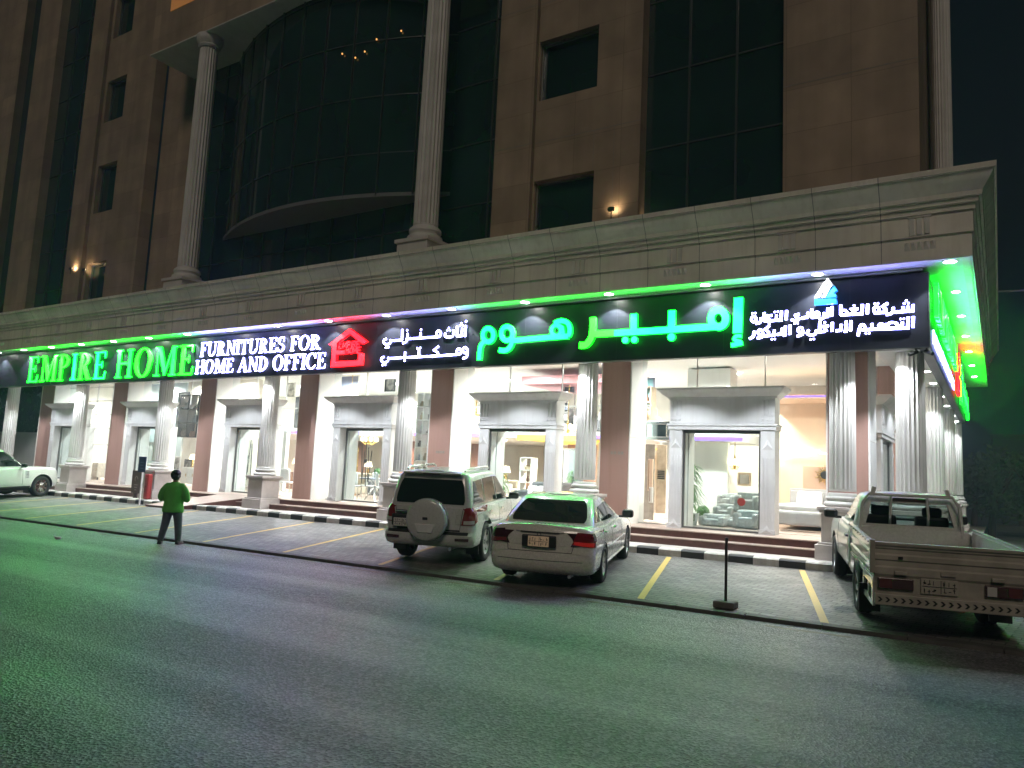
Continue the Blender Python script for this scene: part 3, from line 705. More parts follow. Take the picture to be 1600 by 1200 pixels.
# red house emblem
cm = crop_map(500, 500, 13.333)
hs = [('p', [(630, 180), (985, 445), (890, 500), (628, 285)]), ('p', [(630, 180), (628, 285), (270, 545), (195, 515)]),
      ('p', [(275, 530), (365, 470), (335, 870), (240, 985)]), ('p', [(330, 868), (800, 845), (880, 940), (240, 985)]), ('p', [(800, 845), (815, 700), (895, 690), (880, 940)]),
      ('p', [(345, 640), (530, 632), (530, 712), (345, 722)])]
glyph('house_emblem', hs, cm, front, REDL, BRD, d=(.05, .14))
LAT = {'E': [[(0, 0), (0, 1)], [(0, 1), (.6, 1)], [(0, .5), (.5, .5)], [(0, 0), (.6, 0)]], 'M': [[(0, 0), (0, 1), (.4, .3), (.8, 1), (.8, 0)]], 'P': [[(0, 0), (0, 1), (.5, 1), (.6, .75), (.5, .5), (0, .5)]],
       'I': [[(.1, 0), (.1, 1)]], 'R': [[(0, 0), (0, 1), (.5, 1), (.6, .75), (.5, .5), (0, .5)], [(.3, .5), (.65, 0)]], 'H': [[(0, 0), (0, 1)], [(.6, 0), (.6, 1)], [(0, .5), (.6, .5)]], 'O': [[(.35, 0), (.05, .25), (.05, .75), (.35, 1), (.65, .75), (.65, .25), (.35, 0)]]}
def sans(text, A, B, ha, hb, fn, m, parent, w=.035, big=1.0, name='letter'):
    adv = {'I': .4, 'M': 1.1}; tot = sum(adv.get(c, .9) for c in text); u = 0
    for k, c in enumerate(text):
        mb = MB(); s = big if k == 0 else 1
        for q, st in enumerate(LAT.get(c, [])):
            pts = []
            for x, y in st:
                t = (u+x)/tot; h = (ha+(hb-ha)*t)*s; pts.append((A[0]+(B[0]-A[0])*t, A[1]+(B[1]-A[1])*t+y*h))
            ribbon(mb, pts, w, fn, .06+q*.001, .11+q*.001)
        dim_sides(mb.build(name, m, parent), 'y'); u += adv.get(c, .9)
a = cm(390, 590); c = cm(835, 560); sans('EMPIRE', a, c, .17, .17, front, REDL, BRD, .032, 1.45)
a = cm(535, 700); c = cm(850, 685); sans('HOME', a, c, .17, .17, front, REDL, BRD, .032)
# big Arabic
cm = crop_map(730, 450, 6.957); Wd = .118
AG = [[('o', ((228, 512), 58, 74), 62), ('s', [(190, 575), (150, 625), (135, 700), (130, 783)], 62)],
      [('o', ((432, 495), 62, 76), 62), ('s', [(490, 510), (485, 600), (450, 660), (400, 682), (345, 672)], 62), ('l', [(500, 572), (700, 553)], 64)],
      [('l', [(690, 554), (900, 535), (1100, 523)], 64), ('s', [(1095, 520), (1112, 490), (1112, 425), (1085, 375), (1020, 357), (945, 385)], 58), ('o', ((968, 462), 50, 58), 50), ('l', [(990, 400), (1038, 425), (1050, 500)], 34)]]
def scale_items(L, k): return [[(i[0], i[1]) if i[0] == 'p' else (i[0], i[1], i[2]*k) for i in g] for g in L]
kk = 1/6.957*.0131*1.06        # crop pixels to metres on the sign there
for g in scale_items(AG, kk): glyph('arabic_letter', g, cm, front, GRN[2], BRD)
cm = crop_map(900, 450, 5.714); k2 = 1/5.714*.0129*1.05
BG = [[('s', [(150, 262), (146, 400), (125, 465), (85, 508), (30, 512)], 62), ('l', [(150, 412), (340, 402)], 60)],
      [('l', [(340, 402), (690, 382)], 60), ('l', [(517, 230), (515, 395)], 64), ('d', (440, 465), 32), ('d', (521, 461), 32)],
      [('l', [(690, 382), (1060, 356)], 60), ('l', [(857, 200), (850, 375)], 66), ('d', (852, 438), 36)],
      [('l', [(1060, 356), (1260, 343)], 60), ('o', ((1272, 272), 66, 76), 64)],
      [('l', [(1452, 85), (1440, 402)], 78), ('s', [(1478, 430), (1430, 430), (1415, 462), (1470, 478)], 30), ('l', [(1384, 512), (1486, 490)], 38)]]
for i, g in enumerate(scale_items(BG, k2)): glyph('arabic_letter', g, cm, front, GRN[1 if i == 0 else 2], BRD)
# white Arabic, middle
cm = crop_map(560, 470, 8); k3 = 1/8*.0131*1.05
CG = [[('l', [(1320, 300), (1312, 442)], 38), ('d', (1326, 250), 20)],
      [('l', [(1276, 335), (1272, 432), (1212, 436)], 34), ('l', [(1213, 308), (1212, 438)], 36), ('d', (1250, 305), 14), ('d', (1284, 302), 14), ('d', (1267, 272), 14)],
      [('s', [(1166, 355), (1160, 432), (1110, 448), (1066, 440), (1062, 395)], 34), ('d', (1092, 365), 14), ('d', (1126, 362), 14), ('d', (1109, 333), 14)],
      [('o', ((982, 405), 28, 36), 34), ('l', [(985, 444), (800, 456)], 36)],
      [('l', [(800, 456), (630, 468)], 36), ('l', [(757, 392), (755, 455)], 36), ('d', (762, 358), 19)],
      [('l', [(640, 468), (575, 472)], 34), ('s', [(592, 400), (588, 470), (572, 508), (530, 525)], 36), ('d', (588, 362), 18)],
      [('l', [(527, 350), (522, 486)], 38), ('l', [(525, 484), (380, 495)], 36)],
      [('s', [(382, 478), (376, 520), (335, 540), (298, 522), (297, 485), (330, 470)], 36), ('d', (320, 582), 18), ('d', (352, 576), 18)],
      [('o', ((1312, 612), 28, 34), 34), ('s', [(1342, 612), (1338, 680), (1318, 706), (1282, 712)], 34)],
      [('o', ((1236, 628), 27, 35), 34), ('l', [(1238, 664), (1000, 680)], 36)],
      [('l', [(1000, 680), (850, 690)], 36), ('l', [(982, 562), (925, 610), (972, 645), (975, 682)], 34)],
      [('l', [(850, 690), (640, 700)], 36), ('l', [(736, 608), (735, 692)], 36), ('d', (716, 588), 17), ('d', (752, 584), 17)],
      [('l', [(640, 700), (350, 716)], 36), ('l', [(562, 630), (558, 704)], 36), ('d', (556, 742), 20)],
      [('s', [(352, 700), (344, 745), (305, 768), (268, 750), (266, 712), (300, 696)], 36), ('d', (280, 800), 18), ('d', (312, 796), 18)]]
for g in scale_items(CG, k3): glyph('small_arabic_letter', g, cm, front, WHT, BRD, d=(.03, .05), wsc=.78)
# white Arabic, right
cm = crop_map(1160, 420, 5.517); k4 = 1/5.517*.0130*1.05; w = 30
DG = [[('l', [(1468, 300), (1464, 356), (1280, 368)], w), ('l', [(1424, 315), (1420, 358)], w), ('l', [(1382, 318), (1378, 360)], w), ('d', (1410, 268), 12), ('d', (1392, 292), 12), ('d', (1428, 290), 12)],
      [('s', [(1298, 325), (1290, 365), (1270, 382), (1235, 388)], w)],
      [('l', [(1250, 288), (1205, 318), (1232, 345), (1228, 368), (1130, 374)], w)], [('o', ((1150, 346), 22, 26), 26), ('d', (1138, 294), 11), ('d', (1164, 292), 11)],
      [('l', [(1075, 296), (1072, 382)], w)], [('l', [(1030, 300), (1026, 380), (940, 386)], w)], [('l', [(992, 338), (935, 342), (965, 372), (960, 384), (840, 392)], w), ('d', (958, 310), 12)], [('l', [(842, 304), (842, 390)], w), ('o', ((868, 370), 28, 20), 24)],
      [('l', [(768, 318), (764, 402)], w)], [('l', [(732, 330), (728, 404), (700, 408)], w)], [('s', [(700, 370), (692, 415), (655, 432)], w)], [('o', ((636, 388), 20, 22), 26), ('l', [(640, 410), (590, 414)], w)], [('l', [(592, 340), (588, 414)], w)], [('l', [(560, 368), (550, 412), (502, 418)], w)],
      [('s', [(484, 385), (450, 392), (458, 410), (482, 425), (455, 442), (412, 432)], 28), ('d', (442, 466), 11), ('d', (470, 463), 11)],
      [('l', [(374, 352), (370, 434)], w)], [('l', [(330, 358), (326, 436), (230, 442)], w)], [('l', [(286, 392), (284, 436)], 26), ('d', (270, 366), 11), ('d', (298, 364), 11)], [('l', [(248, 396), (200, 400), (228, 440), (180, 446)], 28), ('d', (222, 470), 11)],
      [('l', [(180, 370), (177, 448)], w)], [('s', [(152, 415), (144, 455), (108, 466)], w)], [('o', ((90, 428), 21, 24), 26), ('d', (78, 378), 11), ('d', (104, 376), 11)],
      [('l', [(1470, 404), (1466, 500)], w)], [('l', [(1426, 408), (1422, 504), (1200, 512)], w)], [('l', [(1376, 450), (1373, 505)], 28), ('d', (1360, 426), 11), ('d', (1388, 424), 11)], [('o', ((1290, 480), 46, 24), 26), ('l', [(1236, 465), (1234, 508)], 26)], [('o', ((1192, 488), 20, 20), 26), ('l', [(1195, 512), (1040, 520)], w)],
      [('l', [(1112, 464), (1110, 514)], 28), ('d', (1060, 552), 11), ('d', (1088, 549), 11)], [('o', ((1030, 498), 22, 22), 26), ('l', [(1002, 510), (992, 572)], w)],
      [('l', [(930, 440), (926, 530)], w)], [('l', [(890, 444), (886, 532), (868, 534)], w)], [('l', [(848, 472), (840, 524), (798, 530)], w)], [('l', [(770, 455), (767, 534)], w)], [('l', [(738, 486), (690, 490), (716, 524), (700, 534), (640, 540)], 28), ('d', (704, 456), 12)], [('l', [(662, 450), (658, 540)], w)],
      [('s', [(632, 520), (622, 556), (580, 566), (552, 550), (566, 520)], 28), ('d', (582, 604), 11), ('d', (610, 600), 11)],
      [('o', ((492, 522), 20, 22), 26), ('s', [(514, 525), (508, 560), (462, 576)], 28)],
      [('l', [(404, 478), (400, 562)], w)], [('l', [(364, 486), (360, 564), (342, 566)], w)], [('l', [(338, 505), (328, 556), (288, 562)], w)], [('l', [(268, 522), (266, 566), (170, 576)], 28), ('d', (246, 602), 11), ('d', (272, 600), 11)], [('l', [(226, 484), (190, 514), (218, 542), (214, 570)], 28)],
      [('o', ((146, 542), 20, 22), 26), ('s', [(168, 542), (160, 582), (118, 592)], 28)], [('s', [(94, 532), (86, 576), (52, 598)], w)]]
for g in scale_items(DG, k4): glyph('small_arabic_letter', g, cm, front, WHT, BRD, d=(.03, .05), wsc=.62)
E1 = mat('emblem_white', (.8, .82, .84), .4, var=0); E2 = mat('emblem_blue', (.02, .25, .62), .4, var=0, emit=(.02, .25, .7), es=.25)
glyph('company_emblem', [('p', [(742, 84), (792, 148), (764, 165), (735, 132), (672, 256), (626, 256)]), ('p', [(742, 150), (764, 172), (718, 256), (690, 256)])], cm, front, E1, BRD, d=(.10, .2))
glyph('company_emblem', [('p', [(800, 152), (826, 192), (786, 218), (812, 226), (816, 250), (722, 258)]), ('p', [(630, 270), (815, 264), (822, 302), (626, 318)])], cm, front, E2, BRD, d=(.10, .2))
# conduit along the sign top
t = thing('conduit_pipe', 'thin white conduit running above the top edge of the fascia sign', 'pipe', (-20, 15.3, 5.88))
b = MB(); b.tube([(-46, 15.36, 5.885), (-30, 15.36, 5.885), (-16, 15.36, 5.885), (-1.1, 15.36, 5.885)], .02, 6); b.build('pipe', ALU, t)
# side sign facing the side street
SB = thing('side_shop_sign', 'matching dark fascia sign on the right hand side street front, seen edge on', 'sign', (SXR, 24, SZ0))
b = MB(); b.box(SXR-.18, SXR-.0, SY+.2, 33, SZ0, SZ1); brd2 = b.build('board', BOARD, SB)
b = MB(); b.box(-1.95, SXR-.181, SY+.45, 33, 4.502, 4.56); b.build('lamp_ledge', WHITE, brd2)
def side(u, z, d): return (SXR+d, u, z)
word('EMPIRE HOME', (16.0, 5.12), (23.6, 5.12), .68, .68, side, GRN, SB, pick=lambda k: k % 2)
word('FURNITURES FOR HOME AND OFFICE', (16.0, 4.62), (23.6, 4.62), .26, .26, side, WHT, SB, d=(.02, .04))
mb = MB()
for q, pl in enumerate([[(24.0, 5.3), (24.6, 5.8), (25.2, 5.3), (25.05, 5.2), (24.6, 5.6), (24.15, 5.2)], [(24.15, 4.6), (24.28, 4.6), (24.28, 5.3), (24.15, 5.3)], [(24.28, 4.6), (25.05, 4.6), (25.05, 4.72), (24.28, 4.72)], [(24.93, 4.72), (25.05, 4.72), (25.05, 5.05), (24.93, 5.05)], [(24.28, 4.95), (24.9, 4.95), (24.9, 5.05), (24.28, 5.05)]]):
    mb.prism(pl, side, .05+q*.001, .14+q*.001)
dim_sides(mb.build('house_emblem', REDL, SB), 'x')
def cms(x, y): return (31.9-(x-30)/1460*5.6, 5.75-(y-80)/440*1.15)
for g in scale_items(BG, .0042): glyph('arabic_letter', g, cms, side, GRN[0], SB)
def cmt(x, y): return (31.9+(x-250)/1100*.9, 5.5-(y-250)/560*.9)
for u0, u1, zz in ((28.4, 32.6, 4.62),): word('ODUOCODU', (u0, zz), (u1, zz), .22, .22, side, WHT, SB, d=(.04, .09)) if False else None

# ================================================================== downlights
LAMP = emat('lamp_white', (1, .97, .92), 30); LRIM = mat('lamp_rim', (.85, .85, .84), .4, var=0)
def ordn(k): return str(k)+('th' if 10 <= k % 100 <= 20 else {1: 'st', 2: 'nd', 3: 'rd'}.get(k % 10, 'th'))
def downlight(x, y, z, label, group, e, size=95, r=.075, d=(0, 0, -1), blend=.35, inset=0, col=(.88, .93, 1)):
    t = thing('downlight', label, 'downlight', (x, y, z), group=group)
    b = MB(); b.lathe([(r+.025, z-.012), (r+.03, z-.004), (r+.02, z)], (x, y, 0), 18, cap=False); b.lathe([(r, z-.010), (r+.025, z-.012)], (x, y, 0), 18, cap=False)
    b.build('trim_ring', LRIM, t, fix=False)
    b = MB(); b.lathe([(r, z-.008), (r*.5, z-.014), (.002, z-.016)], (x, y, 0), 18); b.build('lens', LAMP, t)
    spot((0, 0, -.03), e, radians(size), blend, col, .03, d, parent=t); return t
for k in range(19):
    x = -.66-2.215*k
    downlight(x, 15.13, SOFZ, ('corner downlight in the cornice soffit where front and side meet' if k == 0 else '%s recessed downlight left of the corner one in the cornice soffit above the front sign' % ordn(k)), 'downlights above the front sign', 85, 108, blend=.25, r=.10)
for k, y in enumerate((17.5, 20.0, 22.65, 25.2, 28.0, 30.7)):
    downlight(-.67, y, SOFZ, '%s downlight behind the corner in the green lit side soffit' % ordn(k+1), 'downlights in the side soffit', 26, 100)
for k in range(17):
    x = -1.75-2.245*k
    downlight(x, 15.68, 4.50, ('%s downlight from the right along the lower edge of the front sign, over the columns' % ordn(k+1)), 'downlights below the front sign', 122, 112, d=(0, .16, -1))
for k, y in enumerate((16.6, 18.9, 21.0, 24.0, 26.6, 30.0, 32.4)):
    downlight(-1.32, y, 4.50, '%s downlight from the corner along the lower edge of the side sign' % ordn(k+1), 'downlights below the side sign', 75, 112)
# ================================================================== inside the showroom
FZ = .757
def at(px, py, y): return ony(px, py, y)
CREAM = MATS['cream_wall']; PEACH = mat('peach_wall', (.80, .58, .42), .6, var=.03); TAN = mat('tan_wall', (.55, .36, .26), .6, var=.05)
WOODL = mat('light_wood', (.50, .38, .27), .45, var=.2, scale=6); WOODB = mat('brown_wood', (.20, .10, .055), .4, var=.25, scale=5); WOODG = mat('grey_wood', (.40, .36, .31), .5, var=.2, scale=7)
BLK = mat('black_metal', (.018, .018, .02), .4, var=.1); GOLD = mat('brass', (.70, .48, .18), .25, metal=1, var=.05); SILV = mat('silver_metal', (.72, .72, .72), .18, metal=1, var=.05)
WRAP = mat('wrapped_upholstery', (.60, .60, .585), .25, var=.2, scale=16, col2=(.26, .26, .27), bump=.35, bscale=9)
LINEN = mat('white_linen', (.78, .78, .80), .7, var=.05, bump=.15, bscale=8); GREYF = mat('grey_fabric', (.42, .41, .42), .8, var=.1)
LEAF = mat('house_plant_leaf', (.05, .17, .025), .45, var=.5, scale=9); POT = mat('white_pot', (.7, .7, .68), .4, var=.03)
MIRR = mat('mirror_glass', (.75, .78, .8), .06, metal=1, var=0); TEAL = mat('teal_wall', (.18, .38, .44), .6, var=.05)
PURP = emat('violet_led', (.22, .09, 1), .55); WARM = emat('warm_cove', (1, .50, .06), .7); PINK = mat('pink_ceiling', (.72, .36, .40), .7, var=.02)
BLUEP = mat('slate_panel', (.16, .18, .26), .5, var=.1)
# mezzanine with its led edges
b = MB(); b.box(-37, -8.6, 20.9, 27, 2.98, 3.2); mz = b.build('mezzanine', WHITE, BLD)
b = MB()
for x0, x1 in ((-7.9, -5.9), (-18.0, -14.4), (-24.2, -20.2), (-10.5, -8.7)): b.box(x0, x1, 20.86, 20.89, 3.0, 3.10)
b.build('led_strip', PURP, mz, fix=False)
b = MB(); b.box(-13.2, -10.5, 20.85, 20.89, 2.9, 3.08); b.box(-13.2, -10.6, 21.2, 26.8, 2.93, 2.97); b.build('cove_light', WARM, mz, fix=False)
b = MB()                                                             # glass balustrade rail
b.box(-37, -8.6, 20.93, 20.96, 3.98, 4.02)
for k in range(20): b.box(-36.9+k*1.48, -36.87+k*1.48, 20.93, 20.96, 3.2, 3.98)
b.build('railing', ALU, mz)
b = MB(); b.box(-6.0, -2.75, 24.2, 24.4, FZ, 4.35); b.build('peach_partition', PEACH, BLD)
b = MB(); b.box(-5.0, -2.75, 24.12, 24.2, FZ, 2.45); b.build('tan_panel', TAN, BLD)
b = MB(); b.box(-6.0, -2.75, 22.9, 24.25, 4.35, 4.5); b.box(-6.0, -2.75, 22.75, 22.9, 4.35, 4.44); b.build('dropped_ceiling', PEACH, BLD)
b = MB(); b.box(-5.95, -2.8, 22.72, 22.745, 4.4, 4.43); b.build('led_strip', PURP, BLD)
b = MB(); b.box(-8.4, -6.4, 21.2, 21.4, FZ, 2.95); b.build('white_partition', WHITE, BLD)
b = MB(); b.box(-8.4, -5.9, 20.9, 23, 2.98, 3.2); b.build('mezzanine_end', WHITE, BLD)
b = MB(); b.box(-7.9, -6.6, 22.0, 22.7, 4.2, 5.2); b.build('white_bulkhead', WHITE, BLD)
b = MB(); b.box(-13.2, -10.3, 21, 24, 4.75, 5.0); b.build('pink_feature', PINK, BLD)
b = MB(); b.box(-12.9, -10.9, 23.8, 24, FZ, 2.93); b.build('wood_panelling', WOODB, BLD)
b = MB(); b.box(-10.85, -9.5, 22.0, 22.2, FZ, 2.93); b.build('white_partition', WHITE, BLD)
b = MB(); b.box(-30.6, -25.8, 20.6, 20.8, FZ, 5.2); b.build('cream_partition', CREAM, BLD)
b = MB(); b.box(-36, -31, 20.8, 21, FZ, 5.2); b.build('white_partition', mat('cool_white_wall', (.52, .60, .62), .5, var=.03), BLD)
b = MB(); b.box(-23.9, -22.7, 19.6, 19.75, FZ, 3.0); b.build('white_partition', WHITE, BLD)
for x0, x1, y in ((-20.6, -19.0, 23.5), (-24.6, -23.2, 24.5), (-17.6, -16.2, 24.5)):
    b = MB(); rows = [[], []]
    n = 60
    for i in range(n+1):
        x = x0+(x1-x0)*i/n; yy = y+.06*sin(i*1.25)
        rows[0].append((x, yy, FZ+.05)); rows[1].append((x, yy, 2.9))
    b.grid(rows); tag(b.build('curtain', mat('brown_curtain', (.22, .11, .075), .7, var=.15), None, smooth=60), {-20.6: 'brown pleated curtain at the back of the bay with the black display rack', -24.6: 'brown pleated curtain behind the fluted column, at the back of the chair bay', -17.6: 'brown pleated curtain seen through the central door behind the tubular pendant'}[x0], 'curtain', 'brown curtains')

def TH(n, l, c, x, y, z=FZ, g=None): return thing(n, l, c, (x, y, z), group=g)
# wall lettering seen from behind, on the peach wall
t = TH('wall_lettering', 'white mirrored Arabic lettering on the peach wall', 'lettering', -4.0, 24.15, 2.9)
def wl(x, y): v = at(960+x/3.75, 580+y/3.75, 24.1); return (v.x, v.z)
for it in ([('l', [(965, 474), (1010, 474)], .05), ('l', [(975, 474), (975, 462)], .04)], [('l', [(1012, 460), (1016, 474), (1048, 474), (1048, 460)], .045), ('d', (1030, 455), .03)], [('l', [(1070, 458), (1068, 482)], .045)],
           [('o', ((1108, 470), 8, 7), .045), ('l', [(1112, 476), (1150, 474)], .045), ('d', (1108, 455), .03)], [('l', [(1150, 474), (1180, 474), (1180, 462)], .045), ('d', (1150, 490), .03)], [('s', [(1196, 464), (1205, 480), (1240, 484)], .045)]):
    glyph('letter', it, wl, lambda x, z, d: (x, 24.12-d, z), emat('soft_white_letter', (1, .95, .88), 2.0), t, d=(0, .03))
def rbox(b, c, s): b.cbox(c, s)
def plant(px, py, y, h, label, r=.45, n=150, palm=True):
    p = at(px, py, y); x = p.x; z = FZ+gz(x)
    t = TH('potted_plant', label, 'plant', x, y, z)
    b = MB(); b.lathe([(.13, 0), (.19, .26), (.2, .3), (.17, .3), (.16, .26)], (x, y, z), 20); b.build('pot', POT, t, smooth=40)
    b = MB(); st = MB()
    rnd = random.Random(px)
    for k in range(4 if palm else 3):
        a = rnd.uniform(0, 6.3); top = (x+.10*cos(a), y+.10*sin(a), z+h*(.55+.13*k)); st.tube([(x+.04*cos(a), y+.04*sin(a), z+.28), top], .013, 6)
        for q in range(n//4):
            b0 = Vector(top)-Vector((0, 0, rnd.uniform(0, h*.30))); aa = rnd.uniform(0, 6.3); L = r*rnd.uniform(.6, 1.1); el = rnd.uniform(.1, 1.0); w = .03 if palm else .04
            pts = []; dx, dy = cos(aa), sin(aa)
            for m in range(5):
                s = m/4; pts.append(b0+Vector((dx*L*s, dy*L*s, L*(el*s-1.0*s*s))))
            for m in range(4):
                w0 = w*(1-abs(m/4-.35)*1.2+.1); w1 = w*(1-abs((m+1)/4-.35)*1.2); o = Vector((-dy, dx, 0))
                b.add([pts[m]-o*w0, pts[m]+o*w0, pts[m+1]+o*max(w1, .002), pts[m+1]-o*max(w1, .002)], [(0, 1, 2, 3)])
    st.build('stem', WOODB, t); b.build('foliage', LEAF, t, fix=False); return t
def ball_bush(x, y, z, r, label, n=500, seed=1):
    rnd = random.Random(seed); b = MB()
    t = TH('topiary_ball', label, 'plant', x, y, z)
    for k in range(n):
        v = Vector((rnd.gauss(0, 1), rnd.gauss(0, 1), rnd.gauss(0, 1))).normalized(); c = Vector((x, y, z+r))+v*r*rnd.uniform(.75, 1.05); o = v.orthogonal().normalized()*.035; q = v.cross(o)
        th = rnd.uniform(0, 6); o2 = o*cos(th)+q*sin(th); q2 = v.cross(o2)+v*.02*rnd.uniform(-1, 1); b.add([c-o2, c-q2*.6, c+o2, c+q2*.6], [(0, 1, 2, 3)])
    b.build('foliage', LEAF, t, fix=False); b = MB(); b.lathe([(r*.5, 0), (r*.7, r*.35), (r*.6, r*.4)], (x, y, z), 18); b.build('pot', POT, t, smooth=40); return t
plant(1080, 825, 19.05, 1.75, 'tall palm like potted plant standing in the right hand doorway', .42, 200)
p = at(1078, 826, 18.9); ball_bush(p.x, 18.75, FZ, .17, 'low round green bush at the foot of the tall palm', 420, 2)
p = at(1096, 815, 19.5); ball_bush(p.x, 19.6, FZ+.15, .16, 'dark green topiary ball beside the wrapped sofas', 420, 3)
plant(783, 745, 19.2, 1.35, 'leafy green potted plant in the doorway behind the silver off-roader', .35, 130)
def wrapped(px0, px1, py0, py1, y, depth, label, dot=False):
    a = at(px0, py1, y); c = at(px1, py0, y); x0, x1, z0, z1 = a.x, c.x, max(FZ, a.z), c.z
    t = TH('wrapped_sofa', label, 'sofa', (x0+x1)/2, y+depth/2, z0, 'plastic wrapped sofas')
    b = MB(); b.box(x0, x1, y, y+depth, z0, z0+(z1-z0)*.62); b.build('base', WRAP, t, bevel=.035)
    b = MB(); b.box(x0+.03, x1-.03, y+depth*.35, y+depth-.02, z0+(z1-z0)*.56, z1); b.build('backrest', WRAP, t, bevel=.035)
    for s in (x0, x1-.16): 
        b = MB(); b.box(s+.005, s+.155, y-.02, y+depth-.03, z0+.03, z0+(z1-z0)*.84); b.build('armrest', WRAP, t, bevel=.05)
    if dot:
        xm = (x0+x1)/2-.1; b = MB(); b.lathe([(.105, 0), (.105, .01), (.07, .014)], (xm, y-.02, z0+(z1-z0)*.5), 20, R=Matrix.Rotation(pi/2, 3, 'X')); b.build('label_sticker', mat('red_sticker', (.5, .03, .03), .4, var=.1), t)
Q = lambda x: 960+x/3.75
V = lambda y: 580+y/3.75
wrapped(Q(488), Q(640), V(845), V(945), 18.95, .7, 'low white plastic wrapped sofa in front of the pile')
wrapped(Q(690), Q(840), V(822), V(950), 18.9, .75, 'grey patterned wrapped sofa at the front right of the pile')
wrapped(Q(572), Q(692), V(782), V(870), 19.8, .7, 'wrapped sofa in the middle row left, beside the topiary ball')
wrapped(Q(695), Q(842), V(712), V(822), 19.9, .75, 'wrapped sofa with a round red sticker on its front', True)
wrapped(Q(598), Q(706), V(718), V(782), 20.8, .7, 'wrapped sofa at the back left, topmost of the pile')
wrapped(Q(640), Q(700), V(860), V(948), 19.3, .5, 'narrow pale wrapped seat squeezed between the two front sofas')
# bed
a = at(Q(952), V(800), 21.5); x0 = -4.95; x1 = -3.02
t = TH('double_bed', 'double bed with grey twin panel headboard and white bedding', 'bed', (x0+x1)/2, 21.5)
b = MB(); b.box(x0, (x0+x1)/2-.02, 22.3, 22.42, FZ, 1.72); b.box((x0+x1)/2+.02, x1, 22.3, 22.42, FZ, 1.72); b.box(x0-.05, x1+.05, 22.42, 22.46, FZ, 1.78); b.build('headboard', GREYF, t, bevel=.03)
b = MB(); b.box(x0, x1, 20.2, 22.3, FZ+.12, FZ+.42); b.build('frame', WOODL, t, bevel=.02)
b = MB(); b.box(x0+.04, x1-.04, 20.25, 22.28, FZ+.42, FZ+.62); b.build('mattress', LINEN, t, bevel=.06)
for xx, an in ((x0+.55, .2), (x1-.5, -.15)):
    b = MB(); b.cbox((xx, 22.1, FZ+.76), (.68, .16, .42), Matrix.Rotation(-.5, 3, 'X')); b.build('pillow', LINEN, t, bevel=.07)
b = MB(); b.box(x0+.7, x0+1.1, 20.18, 20.2, FZ+.16, FZ+.36); b.build('drawer', WOODB, t)
t = TH('upholstered_bench', 'pale grey upholstered bench at the foot of the double bed', 'bench', (x0+x1)/2, 19.6)
b = MB(); b.box(x0+.1, x1-.3, 19.4, 19.85, FZ+.14, FZ+.48); b.build('seat', GREYF, t, bevel=.06)
for xx in (x0+.2, x1-.42):
    for yy in (19.45, 19.78): b = MB(); b.box(xx, xx+.05, yy, yy+.05, FZ, FZ+.14); b.build('leg', WOODB, t)
t = TH('tall_cabinet', 'light wood side cabinet between bed and fluted column', 'cabinet', -3.15, 19.2)
b = MB(); b.box(-3.35, -3.0, 19.0, 19.5, FZ, 1.75); b.build('carcass', WOODL, t, bevel=.01); b = MB(); b.box(-3.33, -3.02, 18.98, 19.0, FZ+.05, 1.72); b.build('door', WOODG, t)
ball_bush(-3.17, 19.2, 1.75, .13, 'small round green topiary on the light wood cabinet', 260, 5)
p = at(Q(1230), V(608), 24.0)
t = TH('sunburst_mirror', 'round sunburst mirror with golden rays on the tan wall', 'mirror', p.x, 24.05, p.z); RX = Matrix.Rotation(pi/2, 3, 'X')
b = MB(); b.lathe([(.12, 0), (.12, .03), (.10, .035)], (p.x, 24.1, p.z), 24, R=RX); b.build('glass', BLK, t)
b = MB()
for k in range(20):
    a = 2*pi*k/20; L = .29 if k % 2 else .23; b.tube([(p.x+.12*cos(a), 24.09, p.z+.12*sin(a)), (p.x+L*cos(a), 24.09, p.z+L*sin(a))], [.02, .012], 5)
b.build('rays', GOLD, t)
# leaning planks / door leaves left of the right hand doorway
for (xa, xb, ya, yb, yy, m, lb) in ((135, 238, 428, 885, 19.4, WOODG, 'wide grey wood door leaf leaning inside the right bay'), (192, 226, 515, 700, 19.2, PEACH, 'narrow peach board leaning on the grey wood leaf'), (240, 306, 432, 830, 20.2, WOODL, 'light wood door leaf with a dark vent grille'), (200, 225, 680, 770, 19.15, WHITE, 'small white panel standing against the grey wood leaf')):
    a = at(Q(xa), V(yb), yy); c = at(Q(xb), V(ya), yy); t = TH('door_leaf', lb, 'board', (a.x+c.x)/2, yy, max(FZ, a.z))
    b = MB(); b.box(a.x, c.x, yy, yy+.05, max(FZ, a.z), c.z); b.build('panel', m, t, bevel=.006)
    if m is WOODL:
        b = MB()
        for q in range(5): b.box(a.x+.04, c.x-.04, yy-.006, yy, c.z-.95+q*.05, c.z-.92+q*.05)
        b.build('vent_grille', BLK, t)
    else:
        b = MB(); b.box(a.x+.02, a.x+.04, yy-.004, yy, max(FZ, a.z)+.03, c.z-.03); b.build('edge_strip', WOODB, t)
def frame_pic(px0, px1, py0, py1, y, label, fm, im, cat='picture', n='framed_picture', g=None, tk=.06):
    a = at(px0, py1, y); c = at(px1, py0, y); t = TH(n, label, cat, (a.x+c.x)/2, y, a.z, g)
    b = MB(); b.box(a.x, c.x, y, y+.05, a.z, a.z+tk); b.box(a.x, c.x, y, y+.05, c.z-tk, c.z); b.box(a.x, a.x+tk, y, y+.05, a.z+tk, c.z-tk); b.box(c.x-tk, c.x, y, y+.05, a.z+tk, c.z-tk); b.build('frame', fm, t, bevel=.01)
    b = MB(); b.box(a.x+tk, c.x-tk, y+.03, y+.045, a.z+tk, c.z-tk); b.build('panel', im, t); return t
